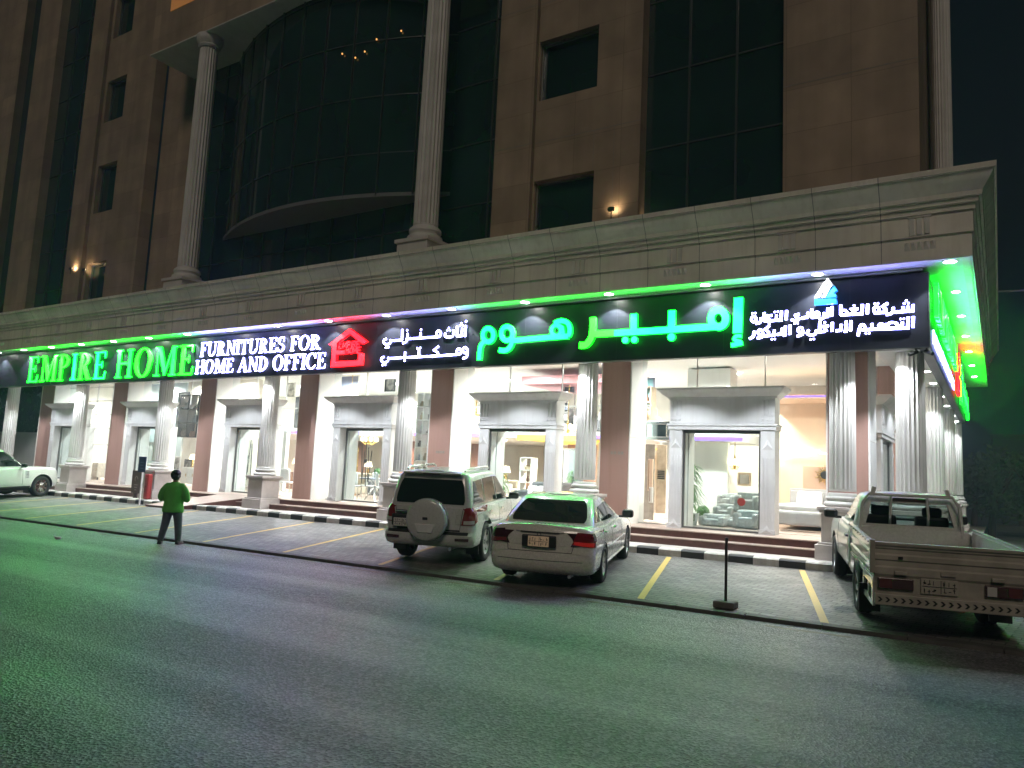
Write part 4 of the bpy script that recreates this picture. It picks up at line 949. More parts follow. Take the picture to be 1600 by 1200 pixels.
ART = mat('grey_artwork', (.35, .34, .33), .6, var=.9, scale=4, col2=(.7, .68, .64)); ART2 = mat('dark_artwork', (.10, .10, .11), .5, var=.9, scale=5, col2=(.45, .43, .4))
frame_pic(Q(168), Q(325), V(292), V(402), 20.8, 'ornate silver framed mirror on the mezzanine edge at the right bay', SILV, MIRR, 'mirror', 'framed_mirror', tk=.10)
frame_pic(Q(155), Q(236), V(35), V(212), 21.5, 'teal panel on the mezzanine above the silver mirror', BLUEP, TEAL, 'panel')
frame_pic(Q(535), Q(592), V(588), V(760), 21.6, 'tall wood framed standing mirror behind the wrapped sofas', WOODB, MIRR, 'mirror', 'framed_mirror')
frame_pic(Q(592), Q(662), V(555), V(690), 23.6, 'dark doorway panel at the back behind the sofas', WOODL, BLK, 'panel')
frame_pic(Q(720), Q(800), V(595), V(670), 22.6, 'light wood framed mirror behind the back row of sofas', WOODL, MIRR, 'mirror', 'framed_mirror')
# chandeliers and pendants
def chandelier(px, py, y, top, label, r=.32, n=8, col=(1, .8, .5)):
    p = at(px, py, y); t = TH('chandelier', label, 'chandelier', p.x, y, p.z)
    b = MB(); b.tube([(p.x, y, p.z), (p.x, y, top)], .012); b.lathe([(.02, -.1), (.05, -.04), (.03, .05), (.045, .15), (.012, .3)], (p.x, y, p.z), 14)
    for k in range(n):
        a = 2*pi*k/n; b.tube([(p.x, y, p.z-.05), (p.x+r*.5*cos(a), y+r*.5*sin(a), p.z-.12), (p.x+r*cos(a), y+r*sin(a), p.z)], .01, 6)
    b.build('frame', GOLD, t, smooth=40)
    for k in range(n):
        a = 2*pi*k/n; b = MB(); b.lathe([(.02, 0), (.05, .05), (.055, .1), (.03, .16), (.005, .18)], (p.x+r*cos(a), y+r*sin(a), p.z), 10); b.build('lamp_shade', emat('warm_bulb', col, 2.2), t, smooth=50)
    point((0, 0, .1), 14, col, .15, parent=t); return t
chandelier(887, 672, 19.6, 4.5, 'golden chandelier on a long rod between doorway and fluted column', .24)
chandelier(1148, 727, 21.2, 4.4, 'slim gold pendant chandelier above the wrapped sofas', .14, 5)
chandelier(778, 693, 21.0, 2.95, 'white crystal pendant hanging below the yellow cove', .18, 7, (1, .95, .85))
chandelier(577, 690, 21.8, 2.98, 'warm many armed chandelier behind the tubular pendant', .30, 9)
def tube_pendant(px, py, y, label):
    p = at(px, py, y); t = TH('pendant_lamp', label, 'pendant lamp', p.x, y, p.z, 'black tubular pendants'); b = MB(); rnd = random.Random(px)
    for k in range(5):
        dx = -.2+.1*k; b.tube([(p.x+dx, y+rnd.uniform(-.08, .08), p.z-.75+rnd.uniform(-.2, .15)), (p.x+dx, y+rnd.uniform(-.05, .05), p.z+.45+rnd.uniform(-.2, .2))], .016, 6)
    b.build('tubes', BLK, t); b = MB(); b.tube([(p.x, y, p.z), (p.x, y, 2.98)], .006, 5); b.build('wire', BLK, t); b = MB(); b.cbox((p.x, y-.03, p.z-.05), (.13, .06, .13)); b.build('hub', BLK, t, bevel=.01)
tube_pendant(387, 712, 19.0, 'black tubular pendant in the doorway of the chair bay, left of the fluted column')
tube_pendant(572, 718, 19.0, 'black tubular pendant in the central doorway near the red house sign')
# shelving with goods
def shelf(x0, x1, y, z0, z1, nx, nz, label, m, seed, fill=.85, dep=.4, solid=False):
    t = TH('display_shelf', label.split('#')[0], 'shelf', (x0+x1)/2, y, z0); b = MB(); tk = .03
    for i in range(nx+1): x = x0+(x1-x0)*i/nx; b.box(x-tk/2, x+tk/2, y, y+dep, z0, z1)
    for j in range(nz+1):
        z = z0+(z1-z0)*j/nz
        for i in range(nx): b.box(x0+(x1-x0)*i/nx+tk/2, x0+(x1-x0)*(i+1)/nx-tk/2, y+.002, y+dep, z-tk/2, z+tk/2)
    b.build('frame', m, t); rnd = random.Random(seed); k = 0
    for j in range(nz):
        for i in range(nx):
            if rnd.random() > fill: continue
            xa = x0+(x1-x0)*i/nx; w = (x1-x0)/nx; z = z0+(z1-z0)*j/nz+tk/2+.001; h = (z1-z0)/nz*rnd.uniform(.4, .8); c = rnd.choice([(.7, .68, .62), (.12, .10, .09), (.45, .36, .25), (.55, .57, .6), (.25, .14, .10), (.75, .75, .75), (.3, .33, .38)])
            mm = mat('goods_%d' % int(c[0]*100), c, .4, var=.25, scale=12); kind = rnd.choice('vbfp'); b = MB(); cx = xa+w*rnd.uniform(.4, .6); cy = y+dep*.45; tt = None
            if kind == 'v': r = min(w*.28, h*.3); b.lathe([(r*.5, 0), (r, h*.35), (r*.9, h*.55), (r*.35, h*.8), (r*.5, h)], (cx, cy, z), 12); o = b.build('vase', mm, None, smooth=50); lab, cat = 'vase', 'vase'
            elif kind == 'b': b.box(cx-w*.3, cx+w*.3, cy-.1, cy+.1, z, z+h*.5); b.box(cx-w*.22, cx+w*.22, cy-.08, cy+.08, z+h*.505, z+h*.8); o = b.build('gift_box', mm, None, bevel=.008); lab, cat = 'pair of stacked boxes', 'box'
            elif kind == 'f': b.box(cx-w*.32, cx+w*.32, cy, cy+.03, z, z+h); b.box(cx-w*.25, cx+w*.25, cy-.006, cy, z+h*.1, z+h*.9); o = b.build('small_frame', mm, None, bevel=.006); lab, cat = 'small picture frame', 'picture frame'
            else: b.lathe([(.001, 0), (w*.16, .01), (w*.3, .05), (w*.32, .06)], (cx, cy, z), 14); b.lathe([(w*.1, .06), (w*.14, h*.5), (w*.03, h*.7)], (cx, cy, z), 12); o = b.build('ornament', mm, None, smooth=50); lab, cat = 'dish with ornament', 'ornament'
            k += 1; cn = {.7: 'cream', .12: 'black', .45: 'tan', .55: 'grey', .25: 'brown', .75: 'white', .3: 'slate'}[c[0]]
            tier = ['bottom', 'second', 'third', 'fourth', 'fifth', 'sixth', 'seventh', 'top'][j]; col = '' if nx == 1 else ('left', 'right')[i]+' ' if nx == 2 else ('left', 'inner left', 'middle', 'inner right', 'right')[i]+' '
            tag(o, '%s %s, %s tier %s%s' % (cn, lab, tier, col and col+'on ', label.split('#')[-1]), cat)
    return t
a = at(492, 700, 18.9); shelf(at(489, 740, 18.9).x, at(516, 740, 18.9).x, 18.9, FZ+gz(-19), at(500, 695, 18.9).z, 1, 4, 'black metal rack left of the central doorway#black metal rack', BLK, 3, 1)
a = at(657, 700, 19.3); shelf(at(652, 640, 19.3).x, at(671, 640, 19.3).x, 19.3, FZ, 4.3, 2, 8, 'tall white goods shelf beside the middle brown pier#tall goods shelf', POT, 4, 1)
shelf(at(812, 740, 21).x, at(829, 740, 21).x, 21.0, FZ, at(820, 715, 21).z, 1, 4, 'white bookcase under the yellow cove#white bookcase', WHITE, 5, 1)
shelf(-9.9, -8.75, 21.2, 3.2, 4.6, 3, 3, 'mezzanine shelf above the golden chandelier#shelf above the chandelier', WOODL, 6)
shelf(-24.3, -22.9, 21.3, 3.2, 4.5, 2, 2, 'mezzanine rack above the chair bay#rack over the chairs', BLK, 7)
shelf(-29.9, -28.0, 19.8, 2.7, 4.5, 3, 3, 'dark hanging rack high in the cream bay#cream bay rack', BLK, 8)
shelf(-13.3, -11.6, 21.3, 3.2, 4.5, 2, 2, 'mezzanine shelf left of the pink ceiling feature#shelf by the pink feature', SILV, 9)
shelf(-18.9, -16.9, 21.3, 3.2, 4.2, 4, 2, 'mezzanine shelf over the central doorway#central mezzanine shelf', WHITE, 10)
# chairs
def chair(x, y, rot, label, m, g, z=FZ):
    t = thing('dining_chair', label, 'chair', (x, y, z+(gz(x) if z < 1 else 0)), rot=(0, 0, rot), group=g)
    b = MB(); b.box(-.22, .22, -.22, .22, .43, .49); b.build('seat', m, t, bevel=.02)
    b = MB(); b.grid([[(-.20+.40*i/6, -.20-.05*j/5-.03*(1-((i-3)/3)**2), .5+.48*j/5*(1-.1*((i-3)/3)**2)) for i in range(7)] for j in range(6)]); o = b.build('backrest', m, t, smooth=40); s = o.modifiers.new('solid', 'SOLIDIFY'); s.thickness = .03
    for sx in (-.19, .19):
        for sy in (-.19, .19): b = MB(); b.tube([(sx, sy, .43), (sx*1.1, sy*1.1, 0)], [.018, .012], 7); b.build('leg', SILV if m is not BLK else BLK, t)
    return t
CH = [(340, 772, 19.0, .5, LINEN, 'white dining chair just inside the left jamb of the chair bay'), (362, 772, 19.6, 2.4, LINEN, 'white dining chair under the left side of the tubular pendant'), (398, 770, 20.2, 3.0, LINEN, 'white dining chair behind the tubular pendant'), (448, 775, 19.3, .3, LINEN, 'white dining chair between fluted column and brown pier of the chair bay'),
      (575, 775, 20.4, 2.8, GREYF, 'grey dining chair behind the central doorway pendant'), (552, 780, 19.4, .4, LINEN, 'white dining chair at the left of the central doorway'), (597, 782, 19.5, 5.6, LINEN, 'white dining chair at the right of the central doorway')]
for px, py, y, r, m, lb in CH: chair(at(px, py, y).x, y, r, lb, m, 'dining chairs')
for k, x in enumerate((-22.3, -21.6, -21.0)): chair(x, 21.35, pi+.2*k, '%s black chair on the mezzanine above the chair bay, counted from the left' % ordn(k+1), BLK, 'black mezzanine chairs', 3.2)
def table(x, y, label, top, r=.55):
    z = FZ+gz(x); t = thing('dining_table', label, 'table', (x, y, z)); b = MB(); b.lathe([(r, .72), (r+.01, .74), (r, .76)], (0, 0, 0), 32); b.build('tabletop', top, t, world=False)
    for k in range(4):
        a = pi/4+k*pi/2; b = MB(); b.tube([(r*.6*cos(a), r*.6*sin(a), 0), (-r*.3*cos(a), -r*.3*sin(a), .72)], .02, 7); b.build('leg', SILV, t, world=False)
    b = MB(); b.lathe([(.05, .76), (.07, .85), (.03, .98)], (0, 0, 0), 12); tag(b.build('vase', POT, None, smooth=40), 'white vase standing on the %s' % label, 'vase').location = (x, y, z)
table(at(370, 775, 20.3).x, 19.9, 'round white table in the chair bay', WHITE); table(at(575, 780, 19.6).x, 19.9, 'round dark glass table inside the central doorway', BLUEP)
ball_bush(at(585, 760, 19.7).x, 19.8, FZ+.78, .12, 'small green and yellow bouquet on the dark glass table', 200, 8)
# pictures and panels in the left bays
frame_pic(268, 282, 713, 735, 20.5, 'grey abstract picture low on the cream wall', GREYM, ART, g='cream bay pictures'); frame_pic(286, 300, 718, 742, 20.5, 'darker picture at the right end of the cream wall', BLK, ART2, g='cream bay pictures')
frame_pic(272, 296, 612, 682, 20.45, 'tall dark patterned panel high on the cream wall', BLK, ART2); frame_pic(218, 240, 690, 720, 20.5, 'white notice panel seen through the second doorway from the left', ALU, WHITE, 'panel')
frame_pic(362, 376, 703, 722, 21.5, 'small dark picture left of the tubular pendant', BLK, ART2, g='chair bay pictures'); frame_pic(384, 398, 705, 725, 21.6, 'small dark picture behind the tubular pendant', BLK, ART2, g='chair bay pictures')
frame_pic(526, 562, 585, 618, 20.9, 'slate blue tall panel on the mezzanine above the central doorway', WHITE, BLUEP, 'panel')
frame_pic(878, 900, 592, 648, 22.0, 'slate mezzanine panel beside the pink ceiling feature', SILV, BLUEP, 'panel')
# more stock: sideboards, lamps, sofas, mirrors
def sideboard(px, y, w, label, m=WOODB, h=.82, top=None):
    x = at(px, 750, y).x; z = FZ+gz(x); t = TH('sideboard', label, 'sideboard', x, y, z); b = MB(); b.box(x-w/2, x+w/2, y, y+.42, z+.12, z+h); b.build('carcass', m, t, bevel=.01)
    n = max(2, int(w/.5))
    for k in range(n): b = MB(); x0 = x-w/2+w*k/n; b.box(x0+.02, x0+w/n-.02, y-.018, y, z+.16, z+h-.04); d = b.build('door', m, t, bevel=.006); b = MB(); b.cbox((x0+w/n-.07, y-.03, z+h*.6), (.02, .02, .12)); b.build('handle', GOLD, d)
    for sx in (-1, 1): b = MB(); b.box(x+sx*(w/2-.06)-.025, x+sx*(w/2-.06)+.025, y+.05, y+.1, z, z+.12); b.build('leg', BLK, t)
    return x, y+.2, z+h
def table_lamp(x, y, z, label, h=.55):
    t = TH('table_lamp', label, 'lamp', x, y, z); b = MB(); b.lathe([(.08, 0), (.08, .02), (.02, .04), (.06, h*.25), (.05, h*.4), (.012, h*.55), (.012, h*.7)], (x, y, z), 16); b.build('base', GOLD, t, smooth=50)
    b = MB(); b.lathe([(.17, h*.6), (.11, h)], (x, y, z), 24, cap=False); b.build('lamp_shade', emat('warm_shade', (1, .78, .5), 1.5), t, smooth=60, fix=False)
def sofa(px, y, w, label, m, rot=0):
    x = at(px, 755, y).x; z = FZ+gz(x); t = thing('sofa', label, 'sofa', (x, y, z), rot=(0, 0, rot))
    def B2(bb, nm, bev=.05): bb.build(nm, m, t, bevel=bev, world=False)
    b = MB(); b.box(-w/2+.16, w/2-.16, -.4, .3, .12, .44); B2(b, 'seat'); b = MB(); b.box(-w/2+.1, w/2-.1, .22, .44, .3, .9); B2(b, 'backrest', .07)
    for sx in (-1, 1): b = MB(); b.box(*sorted((sx*w/2, sx*(w/2-.17))), -.42, .42, .1, .62); B2(b, 'armrest', .05)
    for sx in (-1, 1): b = MB(); b.cbox((sx*w*.22, .12, .60), (.38, .14, .36), Matrix.Rotation(-.35, 3, 'X')); b.build('cushion', LINEN if m is not LINEN else GREYF, t, bevel=.06, world=False)
def floor_mirror(px, y, w, h, label, m):
    x = at(px, 750, y).x; z = FZ+gz(x); t = TH('standing_mirror', label, 'mirror', x, y, z); b = MB(); tk = .07
    b.box(x-w/2, x+w/2, y, y+.05, z, z+tk); b.box(x-w/2, x+w/2, y, y+.05, z+h-tk, z+h); b.box(x-w/2, x-w/2+tk, y, y+.05, z+tk, z+h-tk); b.box(x+w/2-tk, x+w/2, y, y+.05, z+tk, z+h-tk); b.build('frame', m, t, bevel=.01)
    b = MB(); b.box(x-w/2+tk, x+w/2-tk, y+.02, y+.04, z+tk, z+h-tk); b.build('glass', MIRR, t)
BEIGE = mat('beige_fabric', (.52, .44, .35), .8, var=.1); DKF = mat('charcoal_fabric', (.09, .09, .10), .8, var=.15)
q = sideboard(583, 22.8, 1.7, 'long brown sideboard against the back wall of the central bay'); table_lamp(q[0]-.5, q[1], q[2], 'warm table lamp at the left of the long brown sideboard'); table_lamp(q[0]+.5, q[1], q[2], 'warm table lamp at the right of the long brown sideboard')
sofa(560, 21.6, 1.9, 'beige two cushion sofa behind the dark glass table', BEIGE, .2); sofa(600, 21.2, 1.1, 'charcoal armchair behind the right white chair of the central doorway', DKF, -.4)
floor_mirror(545, 22.4, .8, 1.9, 'tall gold framed mirror at the left of the central bay', GOLD)
q = sideboard(455, 21.6, 1.3, 'brown sideboard between the column and the brown pier of the chair bay'); table_lamp(q[0], q[1], q[2], 'warm table lamp on the small sideboard of the chair bay')
q = sideboard(392, 22.6, 1.8, 'white sideboard at the back of the chair bay', WHITE); table_lamp(q[0]-.5, q[1], q[2], 'warm table lamp on the white sideboard')
sofa(402, 21.8, 1.8, 'grey sofa at the right of the chair bay doorway', GREYF, .1); floor_mirror(352, 21.3, .7, 1.8, 'black framed standing mirror at the left of the chair bay', BLK)
q = sideboard(800, 22.9, 1.6, 'brown sideboard under the wood panelling', WOODB); table_lamp(q[0]-.4, q[1], q[2], 'warm table lamp on the sideboard under the wood panelling')
sofa(775, 21.5, 1.6, 'beige sofa under the white crystal pendant', BEIGE, .3); sofa(835, 20.2, 1.0, 'charcoal armchair in front of the white bookcase', DKF, -.3)
floor_mirror(893, 21.4, .8, 2.0, 'silver framed standing mirror below the golden chandelier', SILV); sofa(738, 20.6, 1.1, 'grey armchair at the left edge of the yellow cove bay', GREYF, .5)
sofa(232, 19.9, 1.5, 'beige sofa inside the second doorway from the left', BEIGE, .1); q = sideboard(292, 19.8, .9, 'small white sideboard right of the pillar in the cream bay', WHITE); table_lamp(q[0], q[1], q[2], 'warm table lamp on the small white sideboard')
floor_mirror(100, 20.2, .8, 2.0, 'silver framed mirror in the leftmost bay', SILV); q = sideboard(140, 20.2, 1.2, 'grey sideboard in the leftmost bay', WOODG)
for k, (x, m, lb) in enumerate(((-17.8, DKF, 'charcoal'), (-16.6, BEIGE, 'beige'), (-12.4, GREYF, 'grey'), (-10.6, DKF, 'dark'), (-9.6, BEIGE, 'sand coloured'))):
    sofa(0, 22.0, 1.2, '%s armchair up on the mezzanine behind the %s' % (lb, ['railing, over the central doorway', 'railing, right of the charcoal one', 'shelf by the pink feature', 'railing under the pink feature', 'shelf above the golden chandelier'][k]), m); o = [q_ for q_ in COL.objects if q_.name.startswith('sofa')][-1]; o.location = (x, 22.3, 3.2)
for k, (px0, px1, py0, py1, lb) in enumerate(((446, 462, 596, 622, 'silver framed picture on the mezzanine between column and pier'), (600, 618, 590, 612, 'dark patterned picture on the mezzanine right of the central doorway'), (742, 756, 618, 650, 'bronze framed picture left of the yellow cove doorway'), (404, 420, 600, 625, 'tall grey picture on the mezzanine left of the fluted column'))): frame_pic(px0, px1, py0, py1, 22.2, lb, (SILV, BLK, GOLD, GREYM)[k], (ART, ART2, ART, ART2)[k])
chandelier(392, 640, 21.0, 5.2, 'brass chandelier hanging above the chair bay mezzanine edge', .25, 6); chandelier(548, 632, 20.6, 5.2, 'small brass chandelier above the central doorway cornice', .2, 6)
# lamps inside
CL = thing('x', 'x', 'x'); bpy.data.objects.remove(CL)
n = 0
for row, (y, z, e) in enumerate(((20.0, 5.24, 62), (23.4, 5.24, 62))):
    for k in range(12):
        x = -4.0-2.8*k
        t = thing('ceiling_lamp', '%s flush ceiling lamp from the right in the %s row of the showroom ceiling' % (ordn(k+1), ('front', 'back')[row]), 'ceiling lamp', (x, y, z), group='showroom ceiling lamps')
        b = MB(); b.lathe([(.13, z-.012), (.10, z-.02), (.09, z-.012)], (x, y, 0), 18, cap=False); b.build('trim_ring', LRIM, t, fix=False); b = MB(); b.lathe([(.09, z-.012), (.04, z-.018), (.002, z-.02)], (x, y, 0), 18); b.build('lens', LAMP, t)
        spot((0, 0, -.06), e*(7 if k < 2 else 9.5 if k < 8 else 6.5), radians(165), .6, (1, .86, .70) if k == 0 else (1, .95, .88), .09, parent=t)
for k in range(11):
    x = -9.6-2.6*k; y = 22.6; z = 2.97
    t = thing('ceiling_lamp', '%s lamp from the right in the row under the mezzanine' % ordn(k+1), 'ceiling lamp', (x, y, z), group='lamps under the mezzanine')
    b = MB(); b.lathe([(.11, z-.012), (.08, z-.02)], (x, y, 0), 18, cap=False); b.build('trim_ring', LRIM, t, fix=False); b = MB(); b.lathe([(.08, z-.012), (.04, z-.018), (.002, z-.02)], (x, y, 0), 18); b.build('lens', LAMP, t)
    spot((0, 0, -.06), 480 if k < 6 else 330, radians(165), .6, (1, .90, .78), .09, parent=t)
# ================================================================== vehicles
def paint(name, col, rough=.28, flake=.04): return mat(name, col, rough, metal=0, spec=.5, var=flake, scale=30, coat=.8)
TYRE = mat('tyre_rubber', (.016, .016, .016), .8, var=.2, scale=20, bump=.1); RIM = mat('alloy_rim', (.55, .55, .56), .28, metal=.9, var=.05)
CBLK = mat('black_plastic', (.014, .014, .015), .5, var=.15); CGL = mat('car_glass', (.014, .022, .021), .03, spec=.9, var=0)
CSEE = glass_mat('tinted_car_glass', (.20, .26, .25)); CSEE2 = glass_mat('light_car_glass', (.55, .62, .60))
RLAMP = mat('red_lens', (.19, .006, .009), .12, var=.1, spec=.8, coat=1); CLAMP = mat('clear_lens', (.5, .48, .45), .1, var=.05, coat=1); DRED = mat('dark_red_lens', (.045, .006, .009), .12, var=.1, coat=1)
CHR = mat('chrome', (.75, .75, .75), .12, metal=1, var=0); PLATE = mat('plate_white', (.62, .60, .55), .4, var=.08); PLTXT = mat('plate_ink', (.02, .02, .02), .5, var=0)
def lerp(a, b, t): return a+(b-a)*t
def interp(tab, x):
    for (x0, y0), (x1, y1) in zip(tab, tab[1:]):
        if x <= x1:
            t = max(0, min(1, (x-x0)/(x1-x0))); t = t*t*(3-2*t) if len(tab) > 2 else t; return lerp(y0, y1, t)
    return tab[-1][1]
def lin(tab, x):
    if x <= tab[0][0]: return tab[0][1]
    for (x0, y0), (x1, y1) in zip(tab, tab[1:]):
        if x <= x1: return lerp(y0, y1, (x-x0)/(x1-x0))
    return tab[-1][1]
def outline(xr, xf, w, rr, rf, bow_r, bow_f, ns=26):
    """half plan outline, front centre to rear centre: list of (x, y>=0)"""
    P = []
    for i in range(7): y = (w-rf)*i/6; P.append((xf-bow_f*(y/w)**2, y))
    xs = xf-bow_f*((w-rf)/w)**2
    for i in range(1, 8): a = pi/2*i/7; P.append((xs-rf+rf*cos(a), w-rf+rf*sin(a)))
    xe = xr+bow_r*((w-rr)/w)**2
    for i in range(1, ns): P.append((lerp(xs-rf, xe+rr, i/ns), w))
    for i in range(0, 8): a = pi/2*i/7; P.append((xe+rr-rr*sin(a), w-rr+rr*cos(a)))
    for i in range(1, 7): y = (w-rr)*(1-i/6); P.append((xr+bow_r*(y/w)**2, y))
    return P
def shell(levels, ztop, crown=.02, nw=8, wtaper=None):
    """levels: (zfun(x, t)->z implicit by t, t, xr, xf, w, rr, rf, br, bf). rings stacked upward then a crowned lid"""
    mb = MB(); rings = []
    for (zf, xr, xf, w, rr, rf, br, bf) in levels:
        H = outline(xr, xf, w, rr, rf, br, bf)
        if wtaper: H = [(x, y*wtaper(x)) for x, y in H]
        full = H+[(x, -y) for x, y in reversed(H[1:-1])]
        rings.append([(x, y, zf(x)) for x, y in full])
    n = len(rings[0]); half = len(H)
    for r in rings: mb.v += r
    for k in range(len(rings)-1):
        for i in range(n):
            j = (i+1) % n; mb.f.append((k*n+i, k*n+j, (k+1)*n+j, (k+1)*n+i)); mb.mi.append(0)
    mb.f.append(tuple(range(n))); mb.mi.append(1)                     # floor
    base = (len(rings)-1)*n; top = rings[-1]; grid = []
    for i in range(half):
        L = base+i; R = base+((n-i) % n); row = [L]; x, y, z = top[i]
        if i in (0, half-1): grid.append([L]*(nw+1)); continue
        for q in range(1, nw):
            yy = lerp(y, -y, q/nw); mb.v.append((x, yy, z+crown*(1-(yy/max(abs(y), 1e-5))**2)*min(1, abs(y)*3))); row.append(len(mb.v)-1)
        row.append(R); grid.append(row)
    for i in range(half-1):
        for q in range(nw):
            f = [grid[i][q], grid[i][q+1], grid[i+1][q+1], grid[i+1][q]]; f2 = []
            for v in f:
                if v not in f2: f2.append(v)
            if len(f2) > 2: mb.f.append(tuple(f2)); mb.mi.append(0)
    return mb
def bool_cut(o, cutters):
    for cmb in cutters:
        c = cmb.build('cutter', [CBLK, CBLK], None); c.parent = o.parent; c.data.polygons.foreach_set('material_index', [1]*len(c.data.polygons))
        m = o.modifiers.new('cut', 'BOOLEAN'); m.operation = 'DIFFERENCE'; m.object = c; m.solver = 'EXACT'
        bpy.context.view_layer.update(); dg = bpy.context.evaluated_depsgraph_get()
        me = bpy.data.meshes.new_from_object(o.evaluated_get(dg)); o.modifiers.clear(); o.data = me; bpy.data.objects.remove(c)
def tree_of(*mbs):
    V_, F_ = [], []
    for m in mbs: n = len(V_); V_ += [Vector(v) for v in m.v]; F_ += [tuple(i+n for i in f) for f in m.f]
    return BVHTree.FromPolygons(V_, F_)
def patch(bv, corners, axis, off=.006, nu=10, nv=6, far=3, rnd=0.):
    """four corners in the projecting plane (a, b), cast along axis onto the shell; returns a skin with thickness"""
    A, B, Cc, D = corners; P = []; Nn = []
    d = {'-x': Vector((1, 0, 0)), '+x': Vector((-1, 0, 0)), '+y': Vector((0, -1, 0)), '-y': Vector((0, 1, 0)), '+z': Vector((0, 0, -1))}[axis]
    for i in range(nv+1):
        row = []; nr = []
        for j in range(nu+1):
            u, v = j/nu, i/nv
            if rnd:                                                   # rounded corners
                q = abs(2*v-1)**4*rnd; u = lerp(u, .5+(u-.5)*(1-q), 1)
            a = lerp(lerp(A[0], B[0], u), lerp(D[0], Cc[0], u), v); b = lerp(lerp(A[1], B[1], u), lerp(D[1], Cc[1], u), v)
            o = Vector((0, a, b)) if 'x' in axis else Vector((a, 0, b)) if 'y' in axis else Vector((a, b, 0))
            o = o-d*far; h, nn, _, _ = bv.ray_cast(o, d)
            if h is None: h = o+d*far; nn = -d
            if nn.dot(d) > 0: nn = -nn
            row.append(h+nn*off); nr.append(nn)
        P.append(row); Nn.append(nr)
    mb = MB(); mb.grid(P); c = nu+1; r = nv+1
    per = [(0, j) for j in range(c)]+[(i, c-1) for i in range(1, r)]+[(r-1, j) for j in range(c-2, -1, -1)]+[(i, 0) for i in range(r-2, 0, -1)]
    o = len(mb.v); mb.v += [tuple(P[i][j]-Nn[i][j]*(off+.012)) for i, j in per]; n = len(per)
    for k in range(n):
        k2 = (k+1) % n; i, j = per[k]; i2, j2 = per[k2]; mb.f.append((i*c+j, i2*c+j2, o+k2, o+k)); mb.mi.append(0)
    return mb
RY = Matrix.Rotation(pi/2, 3, 'X')                                     # lathe axis z -> -y
def wheel(parent, x, y, r, w, sp, side, rimm=RIM, dark=False):
    s = 1 if side > 0 else -1; R = Matrix.Rotation(-pi/2*s, 3, 'X'); c = (x, y, r); rr = r*.64
    b = MB(); prof = [(rr*.98, -w*.42), (rr*1.06, -w*.5), (r*.90, -w*.5), (r*.975, -w*.40), (r, -w*.28), (r, w*.28), (r*.975, w*.40), (r*.90, w*.5), (rr*1.06, w*.5), (rr*.98, w*.42)]
    b.lathe(prof, c, 40, R=R, cap=False)
    for k in range(36):
        a = 2*pi*k/36
        for zz in (-w*.3, w*.1): 
            v = R @ Vector((r*1.002*cos(a), r*1.002*sin(a), zz+w*.1)); b.cbox(Vector(c)+v, (.006, .02, w*.16), R @ Matrix.Rotation(a, 3, 'Z'))
    wh = thing('wheel', '', '', (0, 0, 0)); del wh['label']; del wh['category']; wh.parent = parent
    b.build('tyre', TYRE, wh, smooth=50, world=False)
    b = MB(); b.lathe([(rr*1.0, -w*.42), (rr*.97, w*.40), (rr*1.01, w*.43), (rr*.93, w*.42), (rr*.88, w*.25), (rr*.86, -w*.1), (rr*.3, -w*.1)], c, 36, R=R, cap=False)
    b.lathe([(rr*.26, -w*.1), (rr*.26, w*.28), (rr*.20, w*.33), (.001, w*.33)], c, 20, R=R, cap=False)
    for k in range(sp):
        a = 2*pi*k/sp+.3
        for da, wd in ((0, .17),) if sp < 9 else ((-.08, .07), (.08, .07)):
            M2 = R @ Matrix.Rotation(a+da, 3, 'Z'); L0, L1 = rr*.2, rr*.92; W0 = rr*wd*1.3; W1 = rr*wd*1.0
            vs = [M2 @ Vector(q)+Vector(c) for q in ((L0, -W0, w*.30), (L0, W0, w*.30), (L1, W1, w*.38), (L1, -W1, w*.38), (L0, -W0*1.1, w*.14), (L0, W0*1.1, w*.14), (L1, W1*1.1, w*.2), (L1, -W1*1.1, w*.2))]
            b.add(vs, [(0, 1, 2, 3), (4, 7, 6, 5), (0, 4, 5, 1), (1, 5, 6, 2), (2, 6, 7, 3), (3, 7, 4, 0)])
    for k in range(5):
        a = 2*pi*k/5; v = R @ Vector((rr*.15*cos(a), rr*.15*sin(a), w*.335)); b.cbox(Vector(c)+v, (.018, .018, .018))
    b.build('rim', rimm, wh, smooth=35, world=False)
    b = MB(); b.lathe([(rr*.62, -w*.12), (rr*.62, -w*.06)], c, 24, R=R); b.build('brake_disc', BLKD, wh, world=False)
    return wh
BLKD = mat('brake_dark', (.05, .05, .05), .5, metal=.6, var=.1)
def plate(parent, c, w, h, R, seed, m=PLATE, rows=2):
    b = MB(); b.cbox(c, (.014, w, h), R); p = b.build('licence_plate', m, parent, world=False, bevel=.003)
    rnd = random.Random(seed); t = MB()
    def put(yy, zz, sy, sz): t.cbox(Vector(c)+R @ Vector((-.009, yy, zz)), (.006, sy, sz), R)
    put(-w*.04, 0, .006, h*.86); put(0, 0, w*.94, .006)
    for r_ in range(rows):                                            # worn, unreadable characters
        for k in range(7):
            if k == 3: continue
            y0 = w*.40-k*w*.13; z0 = (h*.24 if r_ == 0 else -h*.24)
            for q in range(3):
                if rnd.random() < .7: put(y0+rnd.uniform(-.012, .012), z0+rnd.uniform(-h*.1, h*.1), *((.006, h*.26) if rnd.random() < .5 else (w*.07, .008)))
    t.build('characters', PLTXT, p, world=False); return p
def car_root(name, label, cat, x, y, psi, group=None):
    z0 = zpark(x, y); slope = math.atan2(zpark(x, y+2.6)-z0, 2.6)
    o = thing(name, label, cat, (x, y, z0+.002), group=group)
    Rm = Matrix.Rotation(radians(90+psi), 4, 'Z') @ Matrix.Rotation(-slope, 4, 'Y'); o.rotation_euler = Rm.to_euler(); WL[o.name] = None; return o
